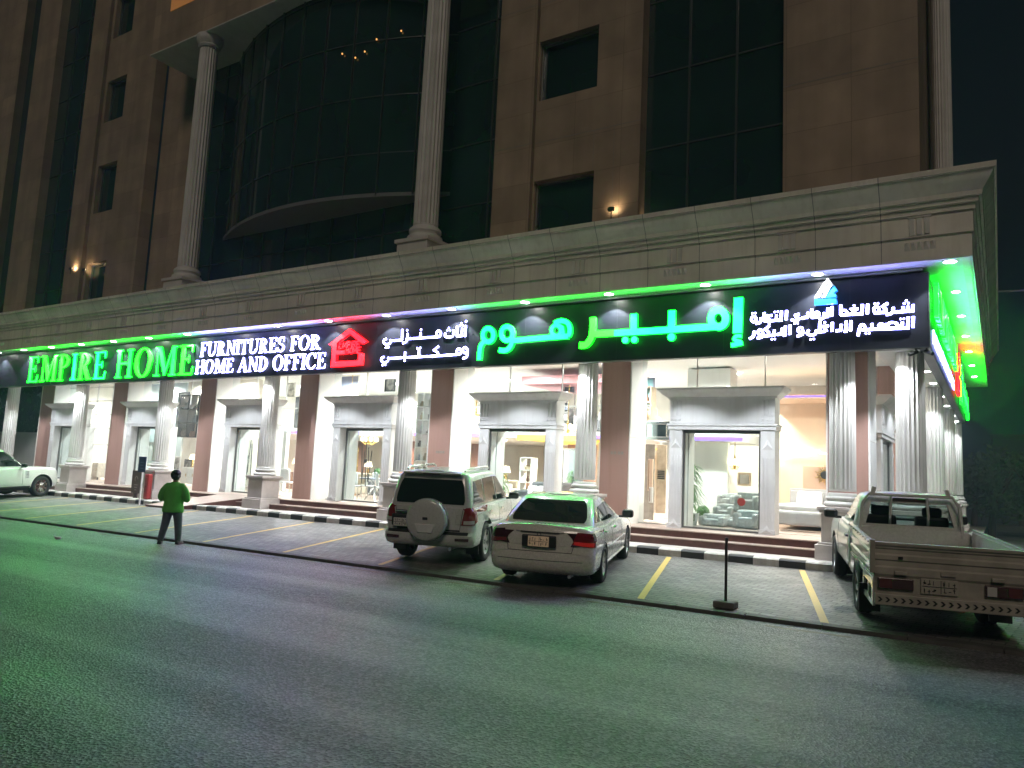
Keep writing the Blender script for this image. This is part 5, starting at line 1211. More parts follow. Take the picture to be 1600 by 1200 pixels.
def B_(mb, name, m, parent, **k): return mb.build(name, m, parent, world=False, **k)
def mirror(parent, x, y, z, s, m):
    b = MB(); prof = []
    b.cbox((x, y+s*.14, z), (.13, .22, .15)); o = B_(b, 'wing_mirror', m, parent, bevel=.045)
    b = MB(); b.cbox((x+.02, y+s*.02, z-.06), (.06, .10, .04)); B_(b, 'mirror_arm', CBLK, o); b = MB(); b.cbox((x-.067, y+s*.14, z), (.006, .17, .11)); B_(b, 'mirror_face', CGL, o, bevel=.01)
def arch(x, y, r, s, w=.5):
    b = MB(); b.lathe([(r, -w/2), (r, w/2)], (x, y, 0), 36, R=RY); b.v = [(a, q, c) for a, q, c in b.v]; return b
def strip(bv, a, c, axis, w=.008, off=.002):
    (a0, b0), (a1, b1) = a, c; dx, dz = a1-a0, b1-b0; L = hypot(dx, dz); nx_, nz_ = -dz/L*w/2, dx/L*w/2
    return patch(bv, [(a0+nx_, b0+nz_), (a1+nx_, b1+nz_), (a1-nx_, b1-nz_), (a0-nx_, b0-nz_)], axis, off, 14, 1)
def handles(parent, bv, pts, m=CHR):
    for x, z in pts:
        for ax in ('+y', '-y'):
            B_(patch(bv, [(x-.085, z+.018), (x+.085, z+.018), (x+.085, z-.018), (x-.085, z-.018)], ax, .035, 6, 3, rnd=.25), 'door_handle', m, parent, smooth=60)

def body_levels(spec, xr, xf, w, zb, zt, rr, rf, br, bf):
    """spec rows: t, dxr, dxf, dw  (t 0..1 from sill to the shoulder line)"""
    return [((lambda x, t=t: lerp(zb(x), zt(x), t)), xr+a, xf-b_, w-c, rr, rf, br, bf) for t, a, b_, c in spec]

# ---------------------------------------------------------------- silver off-roader with spare wheel
def make_suv():
    R = car_root('parked_offroader', 'silver off-roader with a covered spare wheel on its tailgate', 'car', -9.35, 12.25, 19)
    PT = paint('silver_paint', (.52, .52, .50), .28)
    xr, xf, w = -1.02, 3.62, .885
    zb = lambda x: .36 if -.6 < x < 3.2 else .37
    zt = lambda x: lin([(-1.1, 1.10), (2.15, 1.10), (2.4, 1.09), (3.3, 1.02), (3.7, .94)], x)
    body = shell(body_levels([(0, .06, .08, .05), (.06, .01, .02, .015), (.18, -.02, -.02, -.005), (.30, -.02, -.02, -.005), (.37, .04, .02, .0), (.45, .05, .02, .0), (.62, .05, .04, .0), (.82, .05, .09, .012), (.93, .055, .12, .03), (.98, .06, .15, .05), (1, .075, .18, .085)], xr, xf, w, zb, zt, .16, .30, .05, .12), zt, .03)
    bv = tree_of(body); o = B_(body, 'body', [PT, CBLK], R, smooth=38)
    bool_cut(o, [arch(x, s*.80, .46, s, .5).moved(0, 0, .385) for x in (0, 2.79) for s in (1, -1)])
    for x in (0, 2.79):
        for s in (1, -1): wheel(R, x, s*.76, .385, .25, 6, s)
    # cabin
    gr = [(.0, -.93, 2.10, .815), (.06, -.93, 2.06, .81), (.5, -.87, 1.62, .765), (.85, -.80, 1.26, .715), (.94, -.765, 1.14, .68), (.985, -.73, 1.05, .64), (1, -.69, .97, .58)]
    zr = lambda x: lin([(-1, 1.715), (-.4, 1.745), (.6, 1.755), (1.2, 1.735)], x)
    cab = shell([((lambda x, t=t: lerp(1.06, zr(x), t)), a, c, d, .13, .16, .03, .12) for t, a, c, d in gr], zr, .03)
    cv = tree_of(cab); c = B_(cab, 'cabin', [PT, CBLK], R, smooth=35)
    B_(patch(cv, [(-.70, 1.15), (.70, 1.15), (.61, 1.60), (-.61, 1.60)], '-x', .008, 12, 6, rnd=.05), 'rear_window', CGL, R, smooth=60)
    B_(patch(cv, [(-.70, 1.18), (.70, 1.18), (.58, 1.64), (-.58, 1.64)], '+x', .008, 12, 6), 'windscreen', CGL, R, smooth=60)
    for ax in ('+y', '-y'):
        for cs in ([(-.72, 1.17), (-.02, 1.16), (-.04, 1.60), (-.60, 1.58)], [(.05, 1.155), (.90, 1.15), (.80, 1.62), (.03, 1.61)], [(.96, 1.15), (1.86, 1.16), (1.34, 1.58), (.86, 1.62)]):
            B_(patch(cv, cs, ax, .007, 10, 6), 'side_window', CGL, R, smooth=60)
        B_(strip(cv, (-.72, 1.155), (1.9, 1.14), ax, .018, .012), 'window_trim', CHR, R)
    # seams and mouldings
    for ax in ('+y', '-y'):
        for a, q in (((.0, .52), (.02, 1.10)), ((.93, .5), (.93, 1.10)), ((1.98, .52), (1.98, 1.08)), ((.45, .5), (1.98, .5))): B_(strip(bv, a, q, ax, .009, .0035), 'door_seam', CBLK, o, smooth=30)
        B_(patch(bv, [(.40, .46), (2.42, .46), (2.42, .40), (.40, .40)], ax, .05, 12, 2), 'side_step', ALU, R, smooth=40)
        B_(patch(bv, [(.05, .70), (2.3, .70), (2.3, .66), (.05, .66)], ax, .018, 14, 2), 'side_moulding', PT, R, smooth=50)
    handles(R, bv, [(.22, .96), (1.12, .96)])
    # rear face
    for sx in (1, -1):
        B_(patch(bv, [(sx*.64, .78), (sx*.87, .79), (sx*.87, 1.10), (sx*.70, 1.085)], '-x', .016, 8, 6), 'tail_light', RLAMP, R, smooth=60)
        B_(patch(bv, [(sx*.68, .80), (sx*.86, .805), (sx*.86, .87), (sx*.69, .865)], '-x', .021, 6, 3), 'reverse_light', CLAMP, R, smooth=60)
        B_(patch(bv, [(-.93, .80), (-.72, .84), (-.74, 1.10), (-.93, 1.08)], '+y' if sx > 0 else '-y', .014, 6, 5), 'tail_light_side', RLAMP, R, smooth=60)
        B_(patch(bv, [(sx*.55, .545), (sx*.80, .55), (sx*.80, .50), (sx*.55, .50)], '-x', .012, 6, 2), 'reflector', DRED, R, smooth=60)
    B_(patch(bv, [(-.62, .69), (.62, .69), (.62, .66), (-.62, .66)], '-x', .004, 12, 1), 'tailgate_seam', CBLK, R)
    B_(patch(bv, [(-.62, .70), (-.61, .70), (-.66, 1.09), (-.67, 1.09)], '-x', .004, 1, 6), 'tailgate_seam', CBLK, R)
    B_(patch(bv, [(.62, .70), (.61, .70), (.66, 1.09), (.67, 1.09)], '-x', .004, 1, 6), 'tailgate_seam', CBLK, R)
    B_(patch(bv, [(-.78, .64), (.78, .64), (.78, .60), (-.78, .60)], '-x', .02, 12, 2), 'bumper_step', CBLK, R, smooth=50)
    b = MB(); b.cbox((-1.005, .50, .83), (.05, .42, .22)); B_(b, 'plate_recess', CBLK, R, bevel=.02)
    plate(R, (-1.04, .50, .79), .32, .15, Matrix.Identity(3), 4)
    b = MB(); b.cbox((-1.0, .52, 1.0), (.05, .24, .035)); B_(b, 'tailgate_handle', CHR, R, bevel=.01)
    sw = MB(); R2 = Matrix.Rotation(-pi/2, 3, 'Y'); sw.lathe([(.33, -.06), (.375, -.04), (.395, .02), (.395, .12), (.385, .16), (.35, .185), (.18, .20), (.001, .205)], (-1.03, -.03, .87), 48, R=R2, cap=False)
    s = B_(sw, 'spare_wheel_cover', PT, R, smooth=45)
    b = MB(); b.lathe([(.397, .085), (.401, .09), (.397, .095)], (-1.03, -.03, .87), 48, R=R2, cap=False); B_(b, 'cover_ring', CBLK, s)
    b = MB(); b.add([(-1.228, .17, .80), (-1.228, -.23, .80), (-1.232, -.17, .64), (-1.232, .11, .64), (-1.245, .16, .79), (-1.245, -.22, .79), (-1.247, -.16, .65), (-1.247, .10, .65)], [(4, 5, 6, 7), (0, 1, 5, 4), (1, 2, 6, 5), (2, 3, 7, 6), (3, 0, 4, 7)]); B_(b, 'cover_plate_holder', GREYM, s)
    b = MB(); b.cbox((-1.235, -.03, .90), (.02, .10, .05)); B_(b, 'emblem', CBLK, s, bevel=.01)
    b = MB(); b.cbox((-.78, 0, 1.715), (.20, 1.15, .035)); sp = B_(b, 'roof_spoiler', PT, R, bevel=.015); b = MB(); b.cbox((-.885, 0, 1.705), (.012, .34, .02)); B_(b, 'brake_light', DRED, sp)
    for s_ in (1, -1):
        b = MB(); b.tube([(-.62, s_*.58, 1.765), (-.5, s_*.59, 1.805), (.9, s_*.59, 1.81), (1.02, s_*.58, 1.765)], [.02, .022, .022, .015], 8); rl = B_(b, 'roof_rail', RIM, R, smooth=50)
        mirror(R, 1.72, s_*.85, 1.17, s_, CBLK)
        B_(patch(bv, [(s_*.52, .80), (s_*.90, .80), (s_*.90, .98), (s_*.55, .97)], '+x', .01, 6, 4), 'headlight', CLAMP, R, smooth=60)
        b = MB(); b.box(-.50, -.48, s_*.74-.12, s_*.74+.12, .20, .42); B_(b, 'mud_flap', CBLK, R)
    b = MB(); b.cbox((1.6, -.03, .33), (3.6, 1.3, .16)); B_(b, 'underbody', CBLK, R)
    b = MB(); b.tube([(-.2, -.45, .34), (-1.0, -.45, .34)], .035); B_(b, 'exhaust', ALU, R)
    return R
make_suv()
# ---------------------------------------------------------------- cream saloon
def make_sedan():
    R = car_root('parked_saloon', 'cream white saloon with a lit orange licence plate', 'car', -6.50, 11.66, 16)
    PT = paint('pearl_white_paint', (.64, .62, .56), .26)
    xr, xf, w = -1.08, 3.66, .875
    zb = lambda x: .24
    zt = lambda x: lin([(-1.15, .965), (-.95, .985), (-.3, .97), (.2, .945), (2.3, .90), (3.2, .80), (3.7, .68)], x)
    body = shell(body_levels([(0, .12, .10, .08), (.05, .06, .03, .03), (.15, .01, .0, .01), (.32, -.01, -.01, .0), (.46, .0, .0, .0), (.55, .025, .01, .0), (.75, .03, .05, .005), (.88, .05, .10, .025), (.95, .07, .15, .05), (1, .10, .22, .10)], xr, xf, w, zb, zt, .24, .34, .10, .22), zt, .035)
    bv = tree_of(body); o = B_(body, 'body', [PT, CBLK], R, smooth=40)
    bool_cut(o, [arch(x, s*.80, .365, s, .5).moved(0, 0, .315) for x in (0, 2.74) for s in (1, -1)])
    for x in (0, 2.74):
        for s in (1, -1): wheel(R, x, s*.775, .318, .205, 10, s)
    gr = [(0, -.74, 2.30, .80), (.05, -.71, 2.25, .80), (.5, -.38, 1.66, .725), (.85, -.05, 1.18, .65), (.95, .09, 1.02, .605), (.985, .18, .93, .565), (1, .27, .84, .50)]
    zr = lambda x: lin([(-.3, 1.38), (.2, 1.405), (.9, 1.41), (1.6, 1.36)], x)
    cab = shell([((lambda x, t=t: lerp(.90, zr(x), t)), a, c, d, .20, .24, .10, .16) for t, a, c, d in gr], zr, .025)
    cv = tree_of(cab); c = B_(cab, 'cabin', [PT, CBLK], R, smooth=35)
    B_(patch(cv, [(-.66, 1.02), (.66, 1.02), (.545, 1.335), (-.545, 1.335)], '-x', .007, 14, 8, rnd=.08), 'rear_window', CGL, R, smooth=60)
    B_(patch(cv, [(-.68, 1.0), (.68, 1.0), (.52, 1.31), (-.52, 1.31)], '+x', .007, 12, 6), 'windscreen', CGL, R, smooth=60)
    WG = CGL
    for ax in ('+y', '-y'):
        for cs in ([(-.36, 1.02), (.0, 1.01), (.05, 1.22), (-.16, 1.16)], [(.04, 1.005), (.78, .985), (.78, 1.27), (.16, 1.235)], [(.84, .985), (1.86, .985), (1.34, 1.25), (.84, 1.275)]):
            B_(patch(cv, cs, ax, .007, 10, 6), 'side_window', WG, R, smooth=60)
        B_(patch(cv, [(.79, .985), (.83, .985), (.83, 1.275), (.79, 1.27)], ax, .009, 2, 5), 'door_pillar', CBLK, R)
        for a, q in (((-.02, .62), (.06, .92)), ((.81, .34), (.81, .92)), ((1.92, .36), (1.95, .9)), ((.44, .345), (1.92, .345))): B_(strip(bv, a, q, ax, .008, .003), 'door_seam', CBLK, o, smooth=30)
        B_(patch(bv, [(.36, .56), (2.33, .56), (2.33, .52), (.36, .52)], ax, .014, 14, 2), 'side_moulding', PT, R, smooth=50)
        B_(patch(bv, [(.38, .30), (2.36, .30), (2.36, .255), (.38, .255)], ax, .022, 12, 2), 'sill', PT, R, smooth=50)
    handles(R, bv, [(.16, .83), (1.08, .82)])
    for sx in (1, -1):
        B_(patch(bv, [(sx*.52, .735), (sx*.86, .69), (sx*.86, .895), (sx*.60, .925)], '-x', .012, 8, 6), 'tail_light', DRED if sx > 0 else RLAMP, R, smooth=60)
        tl = B_(patch(bv, [(sx*.55, .735), (sx*.84, .70), (sx*.845, .765), (sx*.56, .785)], '-x', .016, 8, 2), 'brake_lens', RLAMP if sx > 0 else emat('red_glint_lens', (1, .03, .02), .05, (.26, .01, .01)), R, smooth=60)  # right lens glows faintly to imitate a bright reflection
        B_(patch(bv, [(-1.02, .70), (-.76, .79), (-.80, .90), (-1.0, .90)], '+y' if sx > 0 else '-y', .010, 6, 5), 'tail_light_side', DRED, R, smooth=60)
        B_(patch(bv, [(sx*.45, .60), (sx*.88, .56), (sx*.88, .70), (sx*.55, .70)], '+x', .01, 6, 4), 'headlight', CLAMP, R, smooth=60)
        mirror(R, 1.80, s_y(sx, .86), 1.0, sx, CBLK)
    for a, q in (((-.52, .60), (-.60, .92)), ((.52, .60), (.60, .92)), ((-.52, .60), (.52, .60))): B_(strip(bv, a, q, '-x', .009, .003), 'boot_seam', CBLK, o)
    B_(patch(bv, [(-.42, .70), (.42, .70), (.36, .86), (-.36, .86)], '-x', .006, 10, 5), 'plate_panel', PT, R, smooth=50)
    B_(patch(bv, [(-.40, .90), (.40, .90), (.38, .925), (-.38, .925)], '-x', .03, 12, 2), 'boot_handle', PT, R, smooth=50)
    B_(patch(bv, [(-.32, .885), (.32, .885), (.32, .898), (-.32, .898)], '-x', .02, 12, 1), 'boot_gap', CBLK, R)
    pb = MB(); pb.cbox((-1.085, .0, .765), (.05, .56, .19)); B_(pb, 'plate_recess', CBLK, R, bevel=.02)
    plate(R, (-1.12, .0, .765), .34, .16, Matrix.Rotation(.06, 3, 'Y'), 9, mat('lit_plate', (.66, .52, .36), .4, var=.15, emit=(1, .65, .4), es=.03))
    b = MB(); b.tube([(-1.085, -.035, .905), (-1.09, -.025, .86)], .006, 6); b.tube([(-1.085, .035, .905), (-1.09, .025, .86)], .006, 6); b.tube([(-1.088, -.03, .885), (-1.088, .03, .885)], .005, 6); B_(b, 'emblem', CHR, R)
    B_(patch(bv, [(-.80, .47), (.80, .47), (.80, .462), (-.80, .462)], '-x', .003, 14, 1), 'bumper_seam', CBLK, o)
    b = MB(); b.cbox((1.5, 0, .22), (3.9, 1.4, .10)); B_(b, 'underbody', CBLK, R)
    b = MB(); b.tube([(-.4, -.5, .24), (-1.05, -.5, .24)], .03); B_(b, 'exhaust', ALU, R)
    for k in range(7): pass
    return R
def s_y(s, v): return s*v
make_sedan()
# ---------------------------------------------------------------- white pickup with drop-side tray
def make_truck():
    R = car_root('parked_pickup', 'white single cab pickup with an empty drop side tray', 'pickup truck', -.93, 12.15, 15)
    PT = paint('work_white_paint', (.56, .55, .51), .36, .1); TRY = mat('tray_steel', (.37, .34, .285), .5, var=.22, scale=4, bump=.05)
    xr, xf, w = .92, 3.98, .85
    zt = lambda x: lin([(.9, 1.10), (2.55, 1.09), (2.9, 1.06), (3.6, 1.0), (4.0, .92)], x); zb = lambda x: .42
    body = shell(body_levels([(0, .02, .08, .05), (.08, 0, .02, .015), (.3, 0, -.02, .0), (.55, 0, .0, -.005), (.85, 0, .08, .01), (.95, 0, .13, .03), (1, .01, .18, .07)], xr, xf, w, zb, zt, .06, .28, .0, .12), zt, .03)
    bv = tree_of(body); o = B_(body, 'body', [PT, CBLK], R, smooth=38)
    bool_cut(o, [arch(3.085, s*.75, .43, s, .5).moved(0, 0, .36) for s in (1, -1)])
    for x in (0, 3.085):
        for s in (1, -1): wheel(R, x, s*.755, .355, .21, 6, s, mat('steel_rim', (.32, .32, .32), .4, metal=.6, var=.1))
    gr = [(0, .98, 2.62, .77), (.05, .98, 2.57, .77), (.5, 1.0, 2.12, .72), (.85, 1.04, 1.80, .66), (.95, 1.08, 1.70, .62), (1, 1.16, 1.58, .55)]
    zr = lambda x: lin([(.9, 1.585), (1.3, 1.61), (2.0, 1.595)], x)
    cab = shell([((lambda x, t=t: lerp(1.06, zr(x), t)), a, c_, d, .12, .18, .02, .12) for t, a, c_, d in gr], zr, .02)
    # hollow glasshouse: cut window openings so one sees through the cab
    cv = tree_of(cab); c = B_(cab, 'cabin', [PT, CBLK], R, smooth=35)
    inner = shell([((lambda x, t=t: lerp(1.09, zr(x)-.05, t)), a+.05, c_-.06, d-.05, .08, .12, .02, .10) for t, a, c_, d in gr[1:]], zr, .0)
    hole = MB(); hole.prism([(-.60, 1.15), (.60, 1.15), (.52, 1.475), (-.52, 1.475)], lambda a, q, d: (d, a, q), .8, 1.4)
    hole2 = MB(); hole2.prism([(-.62, 1.15), (.62, 1.15), (.52, 1.49), (-.52, 1.49)], lambda a, q, d: (d, a, q), 1.7, 3.0)
    hole3 = MB(); hole3.prism([(1.14, 1.16), (2.35, 1.16), (1.80, 1.49), (1.16, 1.49)], lambda a, q, d: (a, d, q), -1.2, 1.2)
    bool_cut(c, [inner, hole, hole2, hole3])
    B_(patch(cv, [(-.60, 1.15), (.60, 1.15), (.52, 1.475), (-.52, 1.475)], '-x', .001, 10, 4), 'rear_window', CSEE2, R, smooth=60)
    B_(patch(cv, [(-.62, 1.15), (.62, 1.15), (.52, 1.49), (-.52, 1.49)], '+x', .001, 10, 4), 'windscreen', CSEE2, R, smooth=60)
    for ax in ('+y', '-y'): B_(patch(cv, [(1.14, 1.16), (2.35, 1.16), (1.80, 1.49), (1.16, 1.49)], ax, .001, 8, 4), 'side_window', CSEE2, R, smooth=60)
    for s in (1, -1):
        b = MB(); b.cbox((1.30, s*.36, 1.10), (.14, .46, .34)); b.cbox((1.28, s*.36, 1.335), (.10, .27, .15)); B_(b, 'seat', CBLK, R, bevel=.04)
    b = MB(); b.cbox((2.35, 0, 1.10), (.5, 1.3, .14)); B_(b, 'dashboard', CBLK, R, bevel=.04)
    b = MB(); b.lathe([(.17, -.015), (.185, 0), (.17, .015), (.155, 0), (.17, -.015)], (2.05, .36, 1.20), 24, R=Matrix.Rotation(-1.1, 3, 'Y'), cap=False); B_(b, 'steering_wheel', CBLK, R)
    b = MB(); b.cbox((1.95, 0, 1.44), (.03, .20, .06)); B_(b, 'inner_mirror', CBLK, R, bevel=.01)
    b = MB(); b.cbox((1.045, 0, 1.525), (.05, .50, .055)); B_(b, 'brake_light', DRED, R, bevel=.01)
    for ax in ('+y', '-y'):
        for a, q in (((1.02, .5), (1.02, 1.08)), ((2.42, .5), (2.46, 1.06)), ((1.02, .49), (2.42, .49))): B_(strip(bv, a, q, ax, .009, .004), 'door_seam', CBLK, o)
    handles(R, bv, [(1.14, .93)], CBLK)
    for s in (1, -1):
        mirror(R, 2.32, s*.84, 1.16, s, CBLK)
        B_(patch(bv, [(s*.45, .72), (s*.82, .72), (s*.82, .92), (s*.5, .92)], '+x', .01, 6, 4), 'headlight', CLAMP, R, smooth=60)
        b = MB(); b.tube([(1.04, s*.26, 1.10), (1.0, s*.26, 1.30), (1.02, s*.24, 1.61)], .02, 8); B_(b, 'window_guard', PT, R)
    b = MB(); b.tube([(.93, .70, 1.0), (.93, .66, 1.46), (.95, .57, 1.60), (.96, -.57, 1.60), (.93, -.66, 1.46), (.93, -.70, 1.0)], .026, 8); hb = B_(b, 'headboard_hoop', PT, R, smooth=50)
    for s in (1, -1): b = MB(); b.cbox((.95, s*.50, 1.66), (.03, .06, .10), Matrix.Rotation(s*.3, 3, 'X')); B_(b, 'hoop_lug', PT, hb)
    # tray: floor, ribbed sides
    X0, X1, W = -1.42, .88, .835; Z0, Z1 = .79, 1.115
    b = MB(); b.box(X0, X1, -W+.02, W-.02, Z0-.06, Z0); B_(b, 'tray_floor', TRY, R)
    def ribbed(y, m):
        b = MB(); prof = [(0, Z0), (0, Z0+.05), (-.018, Z0+.07), (-.018, Z0+.13), (0, Z0+.15), (0, Z0+.20), (-.018, Z0+.22), (-.018, Z0+.27), (0, Z0+.29), (0, Z1)]
        return prof
    P = ribbed(0, None)
    for s in (1, -1):
        b = MB(); rows = []
        for d, z in P: rows.append([(X0+.02, s*(W+d), z), (X1-.02, s*(W+d), z)])
        for d, z in reversed(P): rows.append([(X0+.02, s*(W-.035), z), (X1-.02, s*(W-.035), z)])
        b.grid(rows+[rows[0]]); b.box(X0, X1, s*W-.028, s*W+.022, Z1, Z1+.035); sd_ = B_(b, 'tray_side', PT, R)
        for k in range(9): b = MB(); b.cbox((X0+.18+k*.25, s*(W+.026), Z1+.012), (.05, .012, .012)); B_(b, 'rope_hook', CBLK, sd_)
        b = MB(); b.box(X0+.0, X1, s*(W-.03)-.02, s*(W-.03)+.02, Z0-.14, Z0-.062); B_(b, 'tray_rail', PT, R)
        # side skirt with lightening holes behind the wheel
        b = MB(); ys = s*(W-.02)
        b.box(-1.40, -.52, ys-.015, ys+.015, .60, .70); b.box(-1.40, -1.30, ys-.015, ys+.015, .42, .60); b.box(-.60, -.52, ys-.015, ys+.015, .42, .60); b.box(-1.05, -.98, ys-.015, ys+.015, .42, .60); b.box(-1.40, -.52, ys-.015, ys+.015, .36, .42); B_(b, 'side_guard', PT, R); b = MB(); b.box(.45, .86, ys-.015, ys+.015, .44, .70); B_(b, 'side_guard', PT, R)
        b = MB(); n_ = 12; rows = [[(.46*cos(pi*i/n_), s*(W-.04), .36+.46*sin(pi*i/n_)) for i in range(n_+1)], [(.46*cos(pi*i/n_), s*(W-.30), .36+.46*sin(pi*i/n_)) for i in range(n_+1)]]; b.grid(rows); B_(b, 'mudguard', CBLK, R, smooth=40)
    b = MB(); rows = []
    for d, z in P: rows.append([(X0-d*1.0-.0, -W+.03, z), (X0-d, W-.03, z)])
    for d, z in reversed(P): rows.append([(X0+.035, -W+.03, z), (X0+.035, W-.03, z)])
    b.grid(rows+[rows[0]]); b.box(X0-.022, X0+.03, -W, W, Z1, Z1+.035); tg = B_(b, 'tailgate', TRY, R)
    for s in (1, -1):
        b = MB(); b.box(X0-.03, X0+.03, s*W-.03, s*W+.03, Z0-.02, Z1+.06); B_(b, 'corner_post', TRY, tg, bevel=.006)
        b = MB(); b.cbox((X0-.03, s*.52, Z0+.0), (.04, .14, .05)); B_(b, 'hinge', TRY, tg, bevel=.01)
    b = MB(); b.cbox((X0-.012, .52, Z0+.18), (.02, .05, .03)); B_(b, 'stain_cap', CBLK, tg)
    b = MB(); b.cbox((X0-.01, 0, Z0+.02), (.03, .16, .04)); B_(b, 'hinge', TRY, tg)
    b = MB(); b.box(X0+.0, X0+.04, -W+.02, W-.02, Z0-.30, Z0-.03); B_(b, 'rear_panel', TRY, R)
    b = MB(); b.box(X0-.05, X0+.04, -W+.02, W-.02, Z0-.40, Z0-.26); bp = B_(b, 'rear_bumper', TRY, R, bevel=.012)
    b = MB()
    for k in range(19):
        y = W-.08-k*.086; z = Z0-.33; e = .0004*k
        b.add([(X0-.054, y+.03, z+.03), (X0-.054, y, z), (X0-.054, y-.028, z), (X0-.054, y+.002, z+.03)], [(0, 1, 2, 3)]); b.add([(X0-.054, y+.03, z-.03), (X0-.054, y+.002, z-.03), (X0-.054, y-.028, z), (X0-.054, y, z)], [(0, 1, 2, 3)])
    B_(b, 'chevron_marking', CBLK, bp, fix=False)
    for s in (1, -1):
        b = MB(); b.cbox((X0-.015, s*.58, Z0-.135), (.05, .40, .14)); tl = B_(b, 'tail_light', DRED, R, bevel=.012)
        b = MB(); b.cbox((X0-.044, s*(.58-.13), Z0-.135), (.01, .10, .11)); B_(b, 'reverse_lens', CLAMP if s < 0 else DRED, tl)
        b = MB(); b.cbox((X0-.044, s*(.58+.11), Z0-.135), (.01, .14, .11)); B_(b, 'brake_lens', mat('dull_red_lens', (.09, .008, .010), .15, var=.1, coat=1), tl)
        b = MB(); b.box(-.62, -.59, s*.76-.13, s*.76+.13, .14, .5); B_(b, 'mud_flap', CBLK, R)
    plate(R, (X0-.02, .10, Z0-.135), .40, .18, Matrix.Identity(3), 12, mat('dim_plate', (.40, .37, .31), .4, var=.1))
    for s in (1, -1): b = MB(); b.box(-1.38, 3.3, s*.40-.05, s*.40+.05, .44, .58); B_(b, 'chassis_rail', CBLK, R)
    b = MB(); b.tube([(0, -.75, .355), (0, .75, .355)], .05); b.lathe([(.02, -.16), (.14, -.08), (.14, .08), (.02, .16)], (0, 0, .355), 16, R=Matrix.Rotation(pi/2, 3, 'X')); B_(b, 'rear_axle', CBLK, R)
    return R
make_truck()
# ---------------------------------------------------------------- white luxury off-roader at the left edge
def make_lux():
    R = car_root('parked_luxury_offroader', 'white luxury off-roader with multi spoke wheels, cut by the left edge', 'car', -30.75, 11.85, 15.5)
    PT = paint('alpine_white_paint', (.66, .68, .62), .25)
    xr, xf, w = -1.0, 3.74, .97
    zt = lambda x: lin([(-1.1, 1.12), (2.2, 1.11), (2.5, 1.12), (3.3, 1.08), (3.8, 1.0)], x); zb = lambda x: .36
    body = shell(body_levels([(0, .08, .10, .06), (.06, .02, .04, .02), (.3, -.01, .0, .0), (.5, .01, .0, .0), (.85, .02, .04, .01), (.95, .04, .08, .03), (1, .06, .12, .08)], xr, xf, w, zb, zt, .18, .28, .05, .10), zt, .025)
    bv = tree_of(body); o = B_(body, 'body', [PT, CBLK], R, smooth=38)
    bool_cut(o, [arch(x, s*.84, .46, s, .5).moved(0, 0, .39) for x in (0, 2.88) for s in (1, -1)])
    for x in (0, 2.88):
        for s in (1, -1): wheel(R, x, s*.825, .39, .265, 10, s, CHR)
    gr = [(0, -.92, 2.42, .87), (.05, -.92, 2.36, .87), (.5, -.86, 1.92, .80), (.88, -.76, 1.54, .73), (.96, -.72, 1.42, .69), (1, -.66, 1.28, .62)]
    zr = lambda x: lin([(-1, 1.80), (.2, 1.86), (1.5, 1.83)], x)
    cab = shell([((lambda x, t=t: lerp(1.08, zr(x), t)), a, c_, d, .12, .18, .03, .12) for t, a, c_, d in gr], zr, .02); cv = tree_of(cab); B_(cab, 'cabin', [PT, CBLK], R, smooth=35)
    for ax in ('+y', '-y'):
        for cs in ([(-.78, 1.17), (-.05, 1.17), (-.05, 1.70), (-.68, 1.68)], [(.0, 1.17), (.95, 1.17), (.92, 1.72), (.0, 1.71)], [(1.0, 1.17), (2.18, 1.17), (1.60, 1.68), (.97, 1.72)]): B_(patch(cv, cs, ax, .007, 10, 6), 'side_window', CGL, R, smooth=60)
        for a, q in (((.95, .5), (.97, 1.1)), ((2.05, .5), (2.05, 1.1)), ((.0, .7), (.05, 1.1))): B_(strip(bv, a, q, ax, .009, .0035), 'door_seam', CBLK, o)
        v = B_(patch(bv, [(2.16, .72), (2.32, .72), (2.32, 1.0), (2.16, 1.0)], ax, .008, 3, 6), 'side_vent', GREYM, R)
        for q in range(5): B_(patch(bv, [(2.18, .75+q*.05), (2.30, .75+q*.05), (2.30, .77+q*.05), (2.18, .77+q*.05)], ax, .012, 2, 1), 'vent_slat', CBLK, v)
        B_(patch(bv, [(.5, .44), (2.38, .44), (2.38, .37), (.5, .37)], ax, .02, 10, 2), 'sill', CBLK, R)
    handles(R, bv, [(.18, .98), (1.12, .98)], PT)
    B_(patch(cv, [(-.72, 1.18), (.72, 1.18), (.58, 1.70), (-.58, 1.70)], '+x', .008, 10, 6), 'windscreen', CGL, R, smooth=60); B_(patch(cv, [(-.72, 1.18), (.72, 1.18), (.62, 1.70), (-.62, 1.70)], '-x', .008, 10, 6), 'rear_window', CGL, R, smooth=60)
    for s in (1, -1):
        mirror(R, 2.0, s*.93, 1.2, s, CBLK); B_(patch(bv, [(s*.55, .80), (s*.94, .80), (s*.94, 1.0), (s*.58, 1.0)], '+x', .01, 6, 4), 'headlight', CLAMP, R, smooth=60)
        B_(patch(bv, [(s*.70, .75), (s*.93, .75), (s*.93, 1.08), (s*.72, 1.08)], '-x', .01, 6, 4), 'tail_light', RLAMP, R, smooth=60)
    b = MB(); b.cbox((1.4, 0, .33), (4.2, 1.5, .14)); B_(b, 'underbody', CBLK, R)
    return R
make_lux()
